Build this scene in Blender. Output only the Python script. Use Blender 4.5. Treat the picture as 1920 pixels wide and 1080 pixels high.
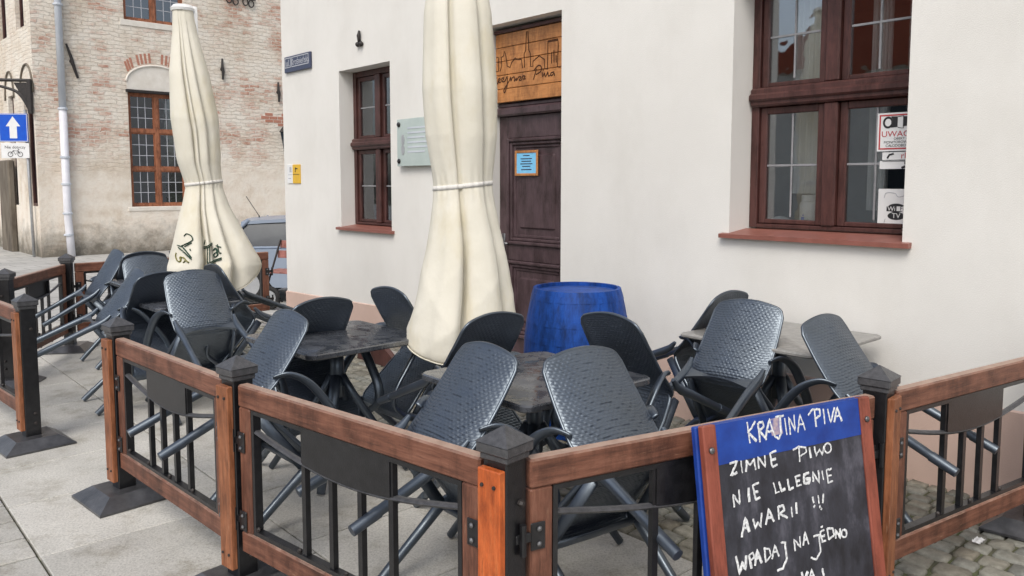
import bpy, math, random
import numpy as np
from mathutils import Matrix, Vector, Euler
random.seed(7); RNG = np.random.default_rng(7)
S = bpy.context.scene; COL = S.collection
R = math.radians
for o in list(bpy.data.objects): bpy.data.objects.remove(o)

# ------------------------------------------------------------------ camera, sky, sun, exposure
F = 1500.0; PITCH = R(5.0); HC = 1.6
CY = 343 + F*math.tan(PITCH)
cam = bpy.data.cameras.new('camera'); camo = bpy.data.objects.new('camera', cam); COL.objects.link(camo)
cam.sensor_width = 36; cam.lens = F/1920*36; cam.shift_y = (CY-540)/1920; cam.clip_end = 500; cam.clip_start = .05
camo.location = (0, 0, HC); camo.rotation_euler = (R(90)-PITCH, 0, 0); S.camera = camo
SUN_EL, SUN_AZ = R(50), R(196)          # azimuth measured from +Y clockwise: the light comes from behind the camera, from its left
w = bpy.data.worlds.new('World'); S.world = w; w.use_nodes = True
nt = w.node_tree; nt.nodes.clear()
sky = nt.nodes.new('ShaderNodeTexSky'); sky.sky_type = 'NISHITA'; sky.sun_disc = False
sky.sun_elevation = SUN_EL; sky.sun_rotation = SUN_AZ; sky.air_density = 1.0; sky.dust_density = 3.0
hs = nt.nodes.new('ShaderNodeHueSaturation'); hs.inputs['Saturation'].default_value = .55
bg = nt.nodes.new('ShaderNodeBackground'); bg.inputs[1].default_value = .15
wo = nt.nodes.new('ShaderNodeOutputWorld')
nt.links.new(sky.outputs[0], hs.inputs['Color']); nt.links.new(hs.outputs[0], bg.inputs[0]); nt.links.new(bg.outputs[0], wo.inputs[0])
sl = bpy.data.lights.new('sun', 'SUN'); sl.energy = 1.3; sl.angle = R(28); sl.color = (1, .96, .9)
so = bpy.data.objects.new('sun', sl); COL.objects.link(so)
sd = Vector((math.sin(SUN_AZ)*math.cos(SUN_EL), math.cos(SUN_AZ)*math.cos(SUN_EL), math.sin(SUN_EL)))
so.rotation_euler = sd.to_track_quat('Z', 'Y').to_euler(); so.location = sd*30
S.view_settings.view_transform = 'Standard'; S.view_settings.look = 'None'; S.view_settings.gamma = 1
S.view_settings.exposure = .33
S.render.engine = 'CYCLES'; S.cycles.max_bounces = 6; S.cycles.transparent_max_bounces = 12

# ------------------------------------------------------------------ picture point -> place
def ray(x, y):
    a, b = (x-960)/F, (CY-y)/F
    return np.array([a, math.cos(PITCH)+b*math.sin(PITCH), -math.sin(PITCH)+b*math.cos(PITCH)])
EYE = np.array([0, 0, HC])
def at_z(x, y, z): r = ray(x, y); return EYE + r*((z-HC)/r[2])
def at_plane(x, y, p0, n):
    r = ray(x, y); n = np.array(n, float); return EYE + r*(((np.array(p0)-EYE)@n)/(r@n))
WN = 4.45                                # the cream house's facade: distance from the camera
N2 = np.array([.746, .666]); U2 = np.array([.666, -.746])
def wall(x, y, d=0.0):                   # picture -> (along facade, depth, height) in the house's own frame
    r = ray(x, y); t = (WN+d)/(r[:2]@N2); q = EYE+r*t
    return float(q[:2]@U2), d, float(q[2])
HOUSE_ROT = math.atan2(U2[1], U2[0])
def house_w(s, d, z): q = U2*s+N2*(WN+d); return (float(q[0]), float(q[1]), z)

# ------------------------------------------------------------------ materials
def mat(name): 
    m = bpy.data.materials.new(name); m.use_nodes = True
    return m, m.node_tree, m.node_tree.nodes['Principled BSDF']
def nd(nt, t, **k):
    n = nt.nodes.new(t)
    for a, b in k.items():
        if a in n.inputs: n.inputs[a].default_value = b
        else: setattr(n, a, b)
    return n
def coords(nt, scale=(1,1,1), kind='Object', rot=(0,0,0)):
    tc = nt.nodes.new('ShaderNodeTexCoord'); mp = nt.nodes.new('ShaderNodeMapping')
    mp.inputs['Scale'].default_value = scale; mp.inputs['Rotation'].default_value = rot
    nt.links.new(tc.outputs[kind], mp.inputs[0]); return mp.outputs[0]
def noise(nt, co, scale, detail=6, rough=.6):
    n = nt.nodes.new('ShaderNodeTexNoise'); n.inputs['Scale'].default_value = scale
    n.inputs['Detail'].default_value = detail; n.inputs['Roughness'].default_value = rough
    nt.links.new(co, n.inputs['Vector']); return n.outputs['Fac']
def ramp(nt, src, stops):
    r = nt.nodes.new('ShaderNodeValToRGB'); nt.links.new(src, r.inputs[0])
    while len(r.color_ramp.elements) > 1: r.color_ramp.elements.remove(r.color_ramp.elements[0])
    r.color_ramp.elements[0].position = stops[0][0]; r.color_ramp.elements[0].color = (*stops[0][1], 1)
    for p, c in stops[1:]:
        e = r.color_ramp.elements.new(p); e.color = (*c, 1)
    return r.outputs[0]
def g(v): return (v, v, v)
def mix(nt, fac, a, b, mode='MIX'):
    m = nt.nodes.new('ShaderNodeMix'); m.data_type = 'RGBA'; m.blend_type = mode
    for sock, v in ((m.inputs[0], fac), (m.inputs[6], a), (m.inputs[7], b)):
        if hasattr(v, 'links') or hasattr(v, 'is_linked'): nt.links.new(v, sock)
        else: sock.default_value = v if isinstance(v, (int, float)) else (*v, 1)
    return m.outputs[2]
def math_(nt, op, a, b=0.0, clamp=False):
    m = nt.nodes.new('ShaderNodeMath'); m.operation = op; m.use_clamp = clamp
    for sock, v in ((m.inputs[0], a), (m.inputs[1], b)):
        if hasattr(v, 'is_linked'): nt.links.new(v, sock)
        else: sock.default_value = v
    return m.outputs[0]
def bump(nt, b, h, dist, strength=1.0, normal=None):
    n = nt.nodes.new('ShaderNodeBump'); n.inputs['Distance'].default_value = dist; n.inputs['Strength'].default_value = strength
    nt.links.new(h, n.inputs['Height']); nt.links.new(n.outputs[0], b.inputs['Normal']); return n.outputs[0]
def setc(nt, b, c):
    if hasattr(c, 'is_linked'): nt.links.new(c, b.inputs['Base Color'])
    else: b.inputs['Base Color'].default_value = (*c, 1)
def speck(name, a, c, scale=20, rough=.5, spec=.5, bdist=0.0, bscale=60, sc=(1,1,1), metallic=0):
    m, nt, b = mat(name); co = coords(nt, sc)
    setc(nt, b, ramp(nt, noise(nt, co, scale), [(.3, a), (.7, c)]))
    b.inputs['Roughness'].default_value = rough; b.inputs['Specular IOR Level'].default_value = spec; b.inputs['Metallic'].default_value = metallic
    if bdist: bump(nt, b, noise(nt, co, bscale, 4), bdist)
    return m
M = {}
def plaster(name, a, c, rough=.9):
    m, nt, b = mat(name); co = coords(nt)
    big = ramp(nt, noise(nt, co, .9, 5), [(.3, a), (.7, c)])
    streak = ramp(nt, noise(nt, coords(nt, (1.6, 1.6, .8)), 1.1, 7, .7), [(.32, (.90, .895, .88)), (.55, g(1.0))])
    setc(nt, b, mix(nt, .55, big, streak, 'MULTIPLY'))
    b.inputs['Roughness'].default_value = rough; b.inputs['Specular IOR Level'].default_value = .2
    bump(nt, b, noise(nt, co, 140, 5, .7), .003, .55); return m
M['plaster'] = plaster('cream_plaster', (.70, .68, .638), (.765, .745, .703))
M['plinth'] = plaster('salmon_plaster', (.55, .40, .335), (.63, .47, .40))
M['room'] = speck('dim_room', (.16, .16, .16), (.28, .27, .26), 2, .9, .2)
M['curtain'] = speck('net_curtain', (.62, .63, .62), (.78, .78, .75), 8, .9, .2, sc=(12, 12, .4))
def wood(name, cols, grain, rough=.5, spec=.4, worn_skylit=False):
    m, nt, b = mat(name)
    sc = {'x': (1.2, 14, 14), 'z': (14, 14, 1.2)}[grain]; co = coords(nt, sc)
    fine = noise(nt, co, 5.0, 9, .72)
    c = ramp(nt, fine, [(.28, cols[0]), (.5, cols[1]), (.72, cols[2])])
    blot = ramp(nt, noise(nt, coords(nt, (2.2, 2.2, .8)), 4.5, 7, .7), [(.34, (.36, .32, .30)), (.56, g(1.0))])
    crack = ramp(nt, noise(nt, coords(nt, tuple(3*s for s in sc)), 3, 3), [(.30, g(.35)), (.38, g(1.0))])
    c = mix(nt, .5, mix(nt, .9, c, blot, 'MULTIPLY'), crack, 'MULTIPLY')
    if worn_skylit or name.startswith(('weathered', 'faded')):
        scuff = ramp(nt, noise(nt, coords(nt, tuple(2.2*q for q in sc)), 2.6, 8, .75), [(.60, g(0)), (.68, g(1))]); c = mix(nt, math_(nt, 'MULTIPLY', scuff, .55), c, (.36, .22, .14))
    if worn_skylit:                                           # sky gloss on upper faces painted in as a paler colour
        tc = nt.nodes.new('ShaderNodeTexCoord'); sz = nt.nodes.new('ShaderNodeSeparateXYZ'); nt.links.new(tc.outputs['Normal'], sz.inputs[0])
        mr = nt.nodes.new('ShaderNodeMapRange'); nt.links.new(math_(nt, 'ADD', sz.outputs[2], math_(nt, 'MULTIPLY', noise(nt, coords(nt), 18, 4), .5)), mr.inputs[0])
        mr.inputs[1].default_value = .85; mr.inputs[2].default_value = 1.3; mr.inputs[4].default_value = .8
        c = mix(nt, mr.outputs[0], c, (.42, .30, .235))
    setc(nt, b, c)
    b.inputs['Roughness'].default_value = rough; b.inputs['Specular IOR Level'].default_value = spec
    bump(nt, b, fine, .0025, .6); return m
BR = [(.075, .030, .019), (.165, .066, .040), (.25, .112, .072)]
M['wood_h'] = wood('weathered_skylit_brown_wood_along', BR, 'x', worn_skylit=True); M['wood_v'] = wood('weathered_brown_wood_upright', BR, 'z')
M['wood_dull'] = wood('faded_orange_wood', [(.16, .055, .022), (.31, .115, .05), (.42, .18, .09)], 'z', .5)
M['wood_o'] = wood('orange_stained_wood', [(.36, .075, .015), (.58, .125, .028), (.68, .20, .06)], 'z', .45)
M['sign_wood'] = wood('varnished_sign_boards', [(.36, .14, .045), (.50, .215, .07), (.56, .26, .095)], 'x', .45)
M['door'] = wood('dark_brown_door_paint', [(.062, .037, .041), (.08, .05, .055), (.10, .065, .07)], 'z', .34)
M['winframe'] = wood('brown_window_paint', [(.052, .022, .02), (.08, .032, .028), (.105, .044, .037)], 'z', .4)
M['sill'] = speck('red_brown_sill', (.20, .075, .055), (.28, .105, .08), 12, .45)
M['oldframe'] = wood('reddish_window_wood', [(.24, .085, .04), (.34, .13, .065), (.42, .18, .095)], 'z', .6)
M['board_frame'] = wood('red_brown_board_frame', [(.17, .045, .028), (.25, .065, .04), (.30, .085, .055)], 'z', .5)
M['black'] = speck('black_painted_steel', (.004, .004, .005), (.014, .014, .016), 25, .30, .55, .0008, 200)
M['cap'] = speck('dark_cast_cap', (.035, .035, .038), (.075, .075, .08), 60, .38, .6, .001, 300)
M['baseplate'] = speck('worn_steel_plate', (.02, .02, .022), (.07, .07, .075), 14, .28, .7, .001, 90)
M['bolt'] = speck('bolt_steel', (.12, .12, .13), (.2, .2, .2), 30, .35, .5, metallic=.8)
def resin(name, a, c, rough):
    m, nt, b = mat(name); co = coords(nt)
    setc(nt, b, ramp(nt, noise(nt, co, 7, 6), [(.3, a), (.7, c)]))
    rr = ramp(nt, noise(nt, co, 11, 5), [(.35, g(rough-.09)), (.7, g(rough+.1))]); nt.links.new(rr, b.inputs['Roughness'])
    b.inputs['IOR'].default_value = 1.86; b.inputs['Specular IOR Level'].default_value = .85; b.inputs['Specular Tint'].default_value = (.78, .90, 1, 1); bump(nt, b, noise(nt, co, 300, 3), .0004, .6); return m
M['resin'] = resin('charcoal_resin', (.010, .013, .022), (.020, .026, .042), .44)
M['resin_leg'] = resin('charcoal_leg', (.009, .012, .02), (.018, .023, .036), .38)
def tabletop():
    m, nt, b = mat('wet_dark_tabletop'); co = coords(nt)
    setc(nt, b, ramp(nt, noise(nt, co, 9, 8, .7), [(.3, (.026, .029, .036)), (.7, (.066, .072, .084))]))
    nt.links.new(ramp(nt, noise(nt, co, 13, 6, .7), [(.42, g(.12)), (.56, g(.42))]), b.inputs['Roughness'])
    b.inputs['Specular IOR Level'].default_value = 1.0; b.inputs['IOR'].default_value = 1.7; bump(nt, b, noise(nt, co, 45, 5), .0015, .5); return m
M['tabletop'] = tabletop()
M['greytop'] = speck('grey_stone_tabletop', (.20, .195, .185), (.33, .32, .30), 26, .35, .5, .001, 120)
def fabric():
    m, nt, b = mat('cream_canvas'); co = coords(nt)
    c = ramp(nt, noise(nt, co, 2.2, 5), [(.3, (.64, .605, .505)), (.7, (.71, .68, .59))])
    st = ramp(nt, noise(nt, coords(nt, (3, 3, 1.2)), 1.6, 6), [(.28, (.86, .80, .64)), (.5, g(1.0))])
    setc(nt, b, mix(nt, .7, c, st, 'MULTIPLY'))
    b.inputs['Roughness'].default_value = .85; b.inputs['Specular IOR Level'].default_value = .2
    bump(nt, b, noise(nt, coords(nt, (1, 1, .8)), 10, 5, .55), .02, .3); return m
M['fabric'] = fabric()
M['strap'] = speck('white_strap', (.62, .60, .56), (.72, .70, .66), 30, .8, .2)
M['print'] = speck('dark_green_print', (.02, .05, .035), (.035, .075, .05), 30, .8, .2)
M['print_olive'] = speck('olive_print', (.17, .16, .05), (.25, .23, .09), 30, .8, .2)
M['white_plastic'] = speck('white_plastic', (.68, .68, .67), (.78, .78, .77), 10, .35)
M['blue_barrel'] = wood('blue_barrel_paint', [(.006, .045, .24), (.008, .066, .33), (.013, .086, .39)], 'z', .55, .3)
M['blue_paint'] = speck('blue_board_paint', (.006, .03, .20), (.012, .06, .33), 12, .5, .4, .0006, 100)
def chalkboard():
    m, nt, b = mat('smeared_blackboard'); co = coords(nt)
    sm = noise(nt, coords(nt, (1, 1, .45)), 9, 8, .7)
    setc(nt, b, ramp(nt, sm, [(.36, (.010, .010, .014)), (.52, (.03, .031, .042)), (.68, (.10, .10, .125))]))
    b.inputs['Roughness'].default_value = .55; return m
M['chalkboard'] = chalkboard()
M['chalk'] = speck('white_chalk', (.34, .35, .37), (.88, .89, .88), 110, .95, .1)
M['smudge'] = speck('faded_sticker', (.05, .08, .3), (.50, .38, .36), 45, .7, .2)
M['paper'] = speck('white_sticker', (.70, .70, .69), (.78, .78, .77), 6, .5)
M['ink'] = speck('black_ink', (.012, .012, .014), (.02, .02, .022), 20, .6)
M['red_ink'] = speck('red_ink', (.42, .03, .04), (.5, .05, .05), 20, .6)
M['yellow'] = speck('yellow_enamel', (.68, .40, .02), (.75, .46, .04), 12, .35)
M['navy'] = speck('navy_enamel', (.03, .038, .08), (.05, .062, .115), 14, .35)
M['lightblue'] = speck('light_blue_paper', (.16, .48, .75), (.22, .55, .80), 12, .6)
M['signblue'] = speck('traffic_blue', (.0, .07, .50), (.0, .09, .56), 10, .35)
M['greymetal'] = speck('galvanised_pole', (.34, .35, .36), (.46, .47, .48), 8, .4, .5, metallic=.3)
M['zinc'] = speck('pale_downpipe', (.46, .50, .55), (.60, .63, .67), 5, .4, .5, sc=(1, 1, .4))
M['whitepipe'] = speck('white_downpipe', (.62, .62, .66), (.72, .72, .75), 5, .45)
M['iron'] = speck('rusty_black_iron', (.012, .011, .011), (.035, .027, .024), 20, .6)
M['burn'] = speck('burnt_line', (.05, .022, .012), (.09, .04, .022), 40, .8, .1)
def glass(name, tint, base):
    m, nt, b = mat(name); nt.nodes.remove(b); out = nt.nodes['Material Output']
    tr = nd(nt, 'ShaderNodeBsdfTransparent', Color=(*tint, 1)); gl = nd(nt, 'ShaderNodeBsdfGlossy', Color=(.9, .95, 1, 1), Roughness=.02)
    fr = nd(nt, 'ShaderNodeFresnel', IOR=1.5); ms = nt.nodes.new('ShaderNodeMixShader')
    n = nt.nodes.new('ShaderNodeBump'); n.inputs['Distance'].default_value = .004; n.inputs['Strength'].default_value = .35
    nt.links.new(noise(nt, coords(nt), 5, 2), n.inputs['Height']); nt.links.new(n.outputs[0], gl.inputs['Normal'])
    nt.links.new(math_(nt, 'ADD', fr.outputs[0], base, True), ms.inputs[0]); nt.links.new(tr.outputs[0], ms.inputs[1]); nt.links.new(gl.outputs[0], ms.inputs[2])
    nt.links.new(ms.outputs[0], out.inputs[0]); return m
M['glass'] = glass('old_window_glass', (.95, .96, .96), .13)
M['darkglass'] = glass('dark_leaded_glass', (.30, .31, .34), .15)
M['plaqueglass'] = speck('frosted_green_glass', (.40, .47, .45), (.50, .57, .54), 5, .12, .6)
M['bar_grey'] = speck('grey_glazing_bar', (.20, .20, .21), (.30, .30, .31), 10, .5)
M['lead'] = speck('lead_came', (.38, .39, .42), (.48, .49, .52), 10, .5)
M['carpaint'] = speck('pale_blue_car_paint', (.25, .30, .38), (.28, .33, .41), 3, .22, .6)
M['carglass'] = speck('tinted_car_glass', (.015, .02, .03), (.03, .04, .05), 3, .12, .25)
M['rubber'] = speck('tyre_rubber', (.012, .012, .012), (.02, .02, .02), 30, .8)
M['pinkslat'] = wood('red_slat_wood', [(.30, .12, .10), (.40, .17, .14), (.48, .23, .2)], 'x', .5)
M['rooftile'] = speck('red_roof_tiles', (.26, .065, .04), (.40, .12, .07), 6, .8, .2, sc=(1, 1, 4))
def slabs():
    m, nt, b = mat('granite_slabs'); co = coords(nt)
    at = nt.nodes.new('ShaderNodeVertexColor'); at.layer_name = 'tone'
    c = ramp(nt, noise(nt, co, 1.3, 7, .65), [(.25, (.44, .43, .40)), (.5, (.54, .525, .49)), (.75, (.60, .585, .55))])
    c = mix(nt, .55, c, ramp(nt, noise(nt, co, 95, 4, .85), [(.34, g(.30)), (.56, g(1.12))]), 'MULTIPLY')
    c = mix(nt, .75, c, ramp(nt, noise(nt, co, 3.4, 9, .78), [(.34, (.55, .52, .45)), (.5, g(1.0))]), 'MULTIPLY')
    setc(nt, b, mix(nt, 1.0, c, at.outputs[0], 'MULTIPLY'))
    nt.links.new(ramp(nt, noise(nt, co, 2.2, 5), [(.4, g(.42)), (.6, g(.75))]), b.inputs['Roughness'])
    bump(nt, b, noise(nt, co, 160, 4, .7), .003, .5); return m
M['slabs'] = slabs()
def cobbles():
    m, nt, b = mat('cobble_stone'); co = coords(nt)
    at = nt.nodes.new('ShaderNodeVertexColor'); at.layer_name = 'tone'
    c = ramp(nt, noise(nt, co, 22, 6, .7), [(.3, (.13, .125, .10)), (.7, (.27, .26, .22))])
    setc(nt, b, mix(nt, 1.0, c, at.outputs[0], 'MULTIPLY')); b.inputs['Roughness'].default_value = .6
    bump(nt, b, noise(nt, co, 70, 5, .7), .006, .6); return m
M['cobbles'] = cobbles()
def soil():
    m, nt, b = mat('joint_dirt_and_moss'); co = coords(nt)
    setc(nt, b, ramp(nt, noise(nt, co, 6, 8, .7), [(.35, (.055, .05, .038)), (.5, (.085, .085, .05)), (.66, (.075, .095, .03))]))
    b.inputs['Roughness'].default_value = .9; bump(nt, b, noise(nt, co, 60, 5), .01, .7); return m
M['soil'] = soil()
def street():
    m, nt, b = mat('pale_street_paving'); co = coords(nt, rot=(0, 0, HOUSE_ROT))
    br = nt.nodes.new('ShaderNodeTexBrick'); nt.links.new(co, br.inputs['Vector'])
    br.inputs['Scale'].default_value = 1.0; br.inputs['Brick Width'].default_value = .75; br.inputs['Row Height'].default_value = .5
    br.inputs['Mortar Size'].default_value = .012
    br.inputs['Color1'].default_value = (.42, .41, .385, 1); br.inputs['Color2'].default_value = (.47, .46, .43, 1); br.inputs['Mortar'].default_value = (.2, .19, .17, 1)
    setc(nt, b, mix(nt, .5, br.outputs[0], ramp(nt, noise(nt, co, 2, 7), [(.3, g(.6)), (.65, g(1.1))]), 'MULTIPLY'))
    b.inputs['Roughness'].default_value = .65; return m
M['street'] = street()
def oldbrick(name, swap):
    m, nt, b = mat(name); co = coords(nt)
    tc = nt.nodes.new('ShaderNodeTexCoord'); sx = nt.nodes.new('ShaderNodeSeparateXYZ'); nt.links.new(tc.outputs['Object'], sx.inputs[0])
    cb = nt.nodes.new('ShaderNodeCombineXYZ')
    wob = math_(nt, 'MULTIPLY', math_(nt, 'SUBTRACT', noise(nt, co, 2.6, 6, .65), .5), .22)
    nt.links.new(math_(nt, 'ADD', sx.outputs[1 if swap else 0], wob), cb.inputs[0]); nt.links.new(math_(nt, 'ADD', sx.outputs[2], wob), cb.inputs[1])
    br = nt.nodes.new('ShaderNodeTexBrick'); nt.links.new(cb.outputs[0], br.inputs['Vector'])
    br.inputs['Scale'].default_value = 1.0; br.inputs['Brick Width'].default_value = .30; br.inputs['Row Height'].default_value = .105
    br.inputs['Mortar Size'].default_value = .016; br.inputs['Mortar Smooth'].default_value = .6; br.inputs['Bias'].default_value = -.2
    br.inputs['Color1'].default_value = g(0)+(1,); br.inputs['Color2'].default_value = g(1)+(1,); br.inputs['Mortar'].default_value = g(.5)+(1,)
    wash = ramp(nt, noise(nt, co, 2.0, 8, .7), [(.25, (.68, .58, .47)), (.5, (.80, .73, .63)), (.75, (.83, .79, .71))])
    red = ramp(nt, noise(nt, co, 9, 4), [(.3, (.42, .20, .14)), (.7, (.60, .36, .27))])
    # bricks whose whitewash has come off: in patches, and some bricks more than others
    patch = math_(nt, 'ADD', noise(nt, co, .8, 5, .6), math_(nt, 'MULTIPLY', br.outputs[0], .16))
    fine = math_(nt, 'ADD', patch, math_(nt, 'MULTIPLY', noise(nt, coords(nt, (1, 1, 2.6)), 6, 5, .7), .45))
    # plaster below about three metres covers the brick
    low = ramp(nt, math_(nt, 'ADD', sx.outputs[2], math_(nt, 'MULTIPLY', noise(nt, co, 1.1, 5), 1.8)), [(.0, g(0)), (1.0, g(1))])
    hgt = nt.nodes.new('ShaderNodeMapRange'); nt.links.new(math_(nt, 'ADD', sx.outputs[2], math_(nt, 'MULTIPLY', noise(nt, co, 1.1, 5), 2.0)), hgt.inputs[0])
    hgt.inputs[1].default_value = 3.0; hgt.inputs[2].default_value = 4.2
    show = nt.nodes.new('ShaderNodeMapRange'); nt.links.new(fine, show.inputs[0]); show.inputs[1].default_value = .76; show.inputs[2].default_value = .95
    notmortar = math_(nt, 'SUBTRACT', 1.0, br.outputs['Fac'], True)
    fac = math_(nt, 'MULTIPLY', math_(nt, 'MULTIPLY', show.outputs[0], notmortar), math_(nt, 'ADD', math_(nt, 'MULTIPLY', hgt.outputs[0], .88), .06), True)
    if swap: fac = math_(nt, 'MULTIPLY', fac, .12)
    c = mix(nt, fac, wash, red)
    mort = math_(nt, 'MULTIPLY', math_(nt, 'MULTIPLY', br.outputs['Fac'], hgt.outputs[0]), math_(nt, 'MULTIPLY', noise(nt, co, 1.7, 5), 0.0 if swap else .42))
    c = mix(nt, mort, c, (.42, .36, .29))
    # splashed dirt and moss with an uneven edge at the foot
    gr = nt.nodes.new('ShaderNodeMapRange'); nt.links.new(math_(nt, 'ADD', sx.outputs[2], math_(nt, 'MULTIPLY', noise(nt, co, 2.4, 8, .75), -1.7)), gr.inputs[0])
    gr.inputs[1].default_value = -.80; gr.inputs[2].default_value = .05; gr.inputs[3].default_value = .85; gr.inputs[4].default_value = 0
    c = mix(nt, gr.outputs[0], c, (.10, .09, .07))
    stain = ramp(nt, noise(nt, co, .7, 8, .75), [(.36, (.70, .62, .53)), (.52, g(1.0))])
    setc(nt, b, mix(nt, .6, c, stain, 'MULTIPLY')); b.inputs['Roughness'].default_value = .95; b.inputs['Specular IOR Level'].default_value = .15
    hb = math_(nt, 'ADD', math_(nt, 'MULTIPLY', math_(nt, 'MULTIPLY', notmortar, hgt.outputs[0]), .6), math_(nt, 'MULTIPLY', noise(nt, co, 14, 6, .7), .8))
    bump(nt, b, hb, .035, .8); return m
M['oldbrick'] = oldbrick('flaking_whitewashed_brick', False); M['oldbrick_side'] = oldbrick('limewashed_side_wall', True)
M['redbrick'] = speck('bare_red_bricks', (.36, .15, .10), (.55, .28, .2), 12, .9, .2, sc=(4, 4, 12))
M['stained'] = speck('damp_stained_render', (.09, .075, .06), (.22, .19, .15), 3, .9, .2, sc=(1, 1, .4))
M['lime'] = speck('lime_plaster', (.66, .61, .53), (.80, .76, .69), 4, .9, .2, .004, 40)

# ------------------------------------------------------------------ mesh building
class MB:
    def __init__(s): s.v = []; s.f = []; s.n = 0
    def add(s, v, f):
        v = np.asarray(v, float).reshape(-1, 3); s.v.append(v); s.f += [tuple(i+s.n for i in q) for q in f]; s.n += len(v)
    def box(s, x0, x1, y0, y1, z0, z1, b=.0, mt=None):
        if b <= 0:
            v = [(x, y, z) for x in (x0, x1) for y in (y0, y1) for z in (z0, z1)]
            f = [(0,1,3,2), (4,6,7,5), (0,4,5,1), (2,3,7,6), (0,2,6,4), (1,5,7,3)]
        else:
            b = min(b, .45*min(x1-x0, y1-y0, z1-z0)); v = []; idx = {}
            cs = [(x, y, z) for x in (0, 1) for y in (0, 1) for z in (0, 1)]
            P = ((x0, x1), (y0, y1), (z0, z1))
            for c in cs:
                for a in range(3):
                    q = [P[k][c[k]] for k in range(3)]
                    for k in range(3):
                        if k != a: q[k] += b if c[k] == 0 else -b
                    idx[c, a] = len(v); v.append(q)
            f = []
            for a in range(3):
                o1, o2 = [k for k in range(3) if k != a]
                for e in (0, 1):
                    def cc(i, j): c = [0]*3; c[a] = e; c[o1] = i; c[o2] = j; return tuple(c)
                    f.append([idx[cc(i, j), a] for i, j in ((0,0), (1,0), (1,1), (0,1))])
            for a in range(3):
                o1, o2 = [k for k in range(3) if k != a]
                for i in (0, 1):
                    for j in (0, 1):
                        def cc(e): c = [0]*3; c[a] = e; c[o1] = i; c[o2] = j; return tuple(c)
                        f.append([idx[cc(0), o1], idx[cc(1), o1], idx[cc(1), o2], idx[cc(0), o2]])
            for c in cs: f.append([idx[c, a] for a in range(3)])
        v = np.array(v, float)
        if mt is not None: v = v @ np.array(mt.to_3x3()).T + np.array(mt.translation)
        s.add(v, f); return s
    def tube(s, pts, rad, n=10, cap=True, flat=None, updir=None):
        pts = np.asarray(pts, float); k = len(pts); rad = np.broadcast_to(rad, (k,))
        t = np.gradient(pts, axis=0); t /= np.linalg.norm(t, axis=1)[:, None]+1e-12
        u = np.array(updir if updir is not None else ((0, 0, 1) if abs(t[0][2]) < .9 else (1, 0, 0)), float)
        V = []; sx, sy = flat or (1, 1)
        for i in range(k):
            u = u - t[i]*(u@t[i]); u /= np.linalg.norm(u)+1e-12; wv = np.cross(t[i], u)
            a = np.arange(n)*2*np.pi/n
            V.append(pts[i] + rad[i]*(np.cos(a)[:, None]*wv*sx + np.sin(a)[:, None]*u*sy))
        f = [(i*n+j, i*n+(j+1) % n, (i+1)*n+(j+1) % n, (i+1)*n+j) for i in range(k-1) for j in range(n)]
        if cap: f += [tuple(range(n))[::-1], tuple((k-1)*n+j for j in range(n))]
        s.add(np.concatenate(V), f); return s
    def lathe(s, prof, n=32, c=(0, 0, 0)):
        V = []; a = np.arange(n)*2*np.pi/n
        for r, z in prof: V.append(np.stack([c[0]+r*np.cos(a), c[1]+r*np.sin(a), np.full(n, c[2]+z)], 1))
        k = len(prof)
        f = [(i*n+j, i*n+(j+1) % n, (i+1)*n+(j+1) % n, (i+1)*n+j) for i in range(k-1) for j in range(n)]
        f += [tuple(range(n))[::-1], tuple((k-1)*n+j for j in range(n))]
        s.add(np.concatenate(V), f); return s
    def prism(s, poly, a0, a1, axis=1):      # polygon in the two other axes, extruded along axis
        k = len(poly); V = []
        for a in (a0, a1):
            for p, q in poly: 
                c = [p, q]; c.insert(axis, a); V.append(c)
        s.add(V, [tuple(range(k)), tuple(range(2*k-1, k-1, -1))] + [(i, k+i, k+(i+1) % k, (i+1) % k) for i in range(k)]); return s
    def grid(s, P, closed=False):
        r, c = P.shape[:2]
        f = [(i*c+j, i*c+(j+1) % c, (i+1)*c+(j+1) % c, (i+1)*c+j) for i in range(r-1) for j in range(c if closed else c-1)]
        s.add(P.reshape(-1, 3), f); return s
    def build(s, name, m, parent=None, smooth=False, auto=None):
        me = bpy.data.meshes.new(name); v = np.concatenate(s.v) if s.v else np.zeros((0, 3))
        me.from_pydata(v.tolist(), [], [list(q) for q in s.f]); me.update()
        import bmesh
        bm = bmesh.new(); bm.from_mesh(me); bmesh.ops.recalc_face_normals(bm, faces=bm.faces); bm.to_mesh(me); bm.free()
        me.materials.append(M[m] if isinstance(m, str) else m)
        if smooth or auto:
            for p in me.polygons: p.use_smooth = True
            if auto: me.set_sharp_from_angle(angle=R(auto))
        o = bpy.data.objects.new(name, me); COL.objects.link(o)
        if parent is not None: o.parent = parent
        return o
def tag(o, label=None, cat=None, group=None, kind=None):
    if label: o['label'] = label
    if cat: o['category'] = cat
    if group: o['group'] = group
    if kind: o['kind'] = kind
    return o
def thing(name, label, cat, loc=(0, 0, 0), rot=(0, 0, 0), group=None):
    o = bpy.data.objects.new(name, None); COL.objects.link(o); o.location = loc; o.rotation_euler = rot; o.empty_display_size = .1
    return tag(o, label, cat, group)
def root_matrix(o): return Matrix.Translation(o.location) @ o.rotation_euler.to_matrix().to_4x4()
def to_local(o, P):
    mi = np.array(root_matrix(o).inverted()); P = np.asarray(P, float).reshape(-1, 3); return P @ mi[:3, :3].T + mi[:3, 3]
def copy_tree(o, parent=None):
    c = o.copy(); COL.objects.link(c)
    if parent is not None: c.parent = parent
    for ch in list(o.children): copy_tree(ch, c)
    return c
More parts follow.
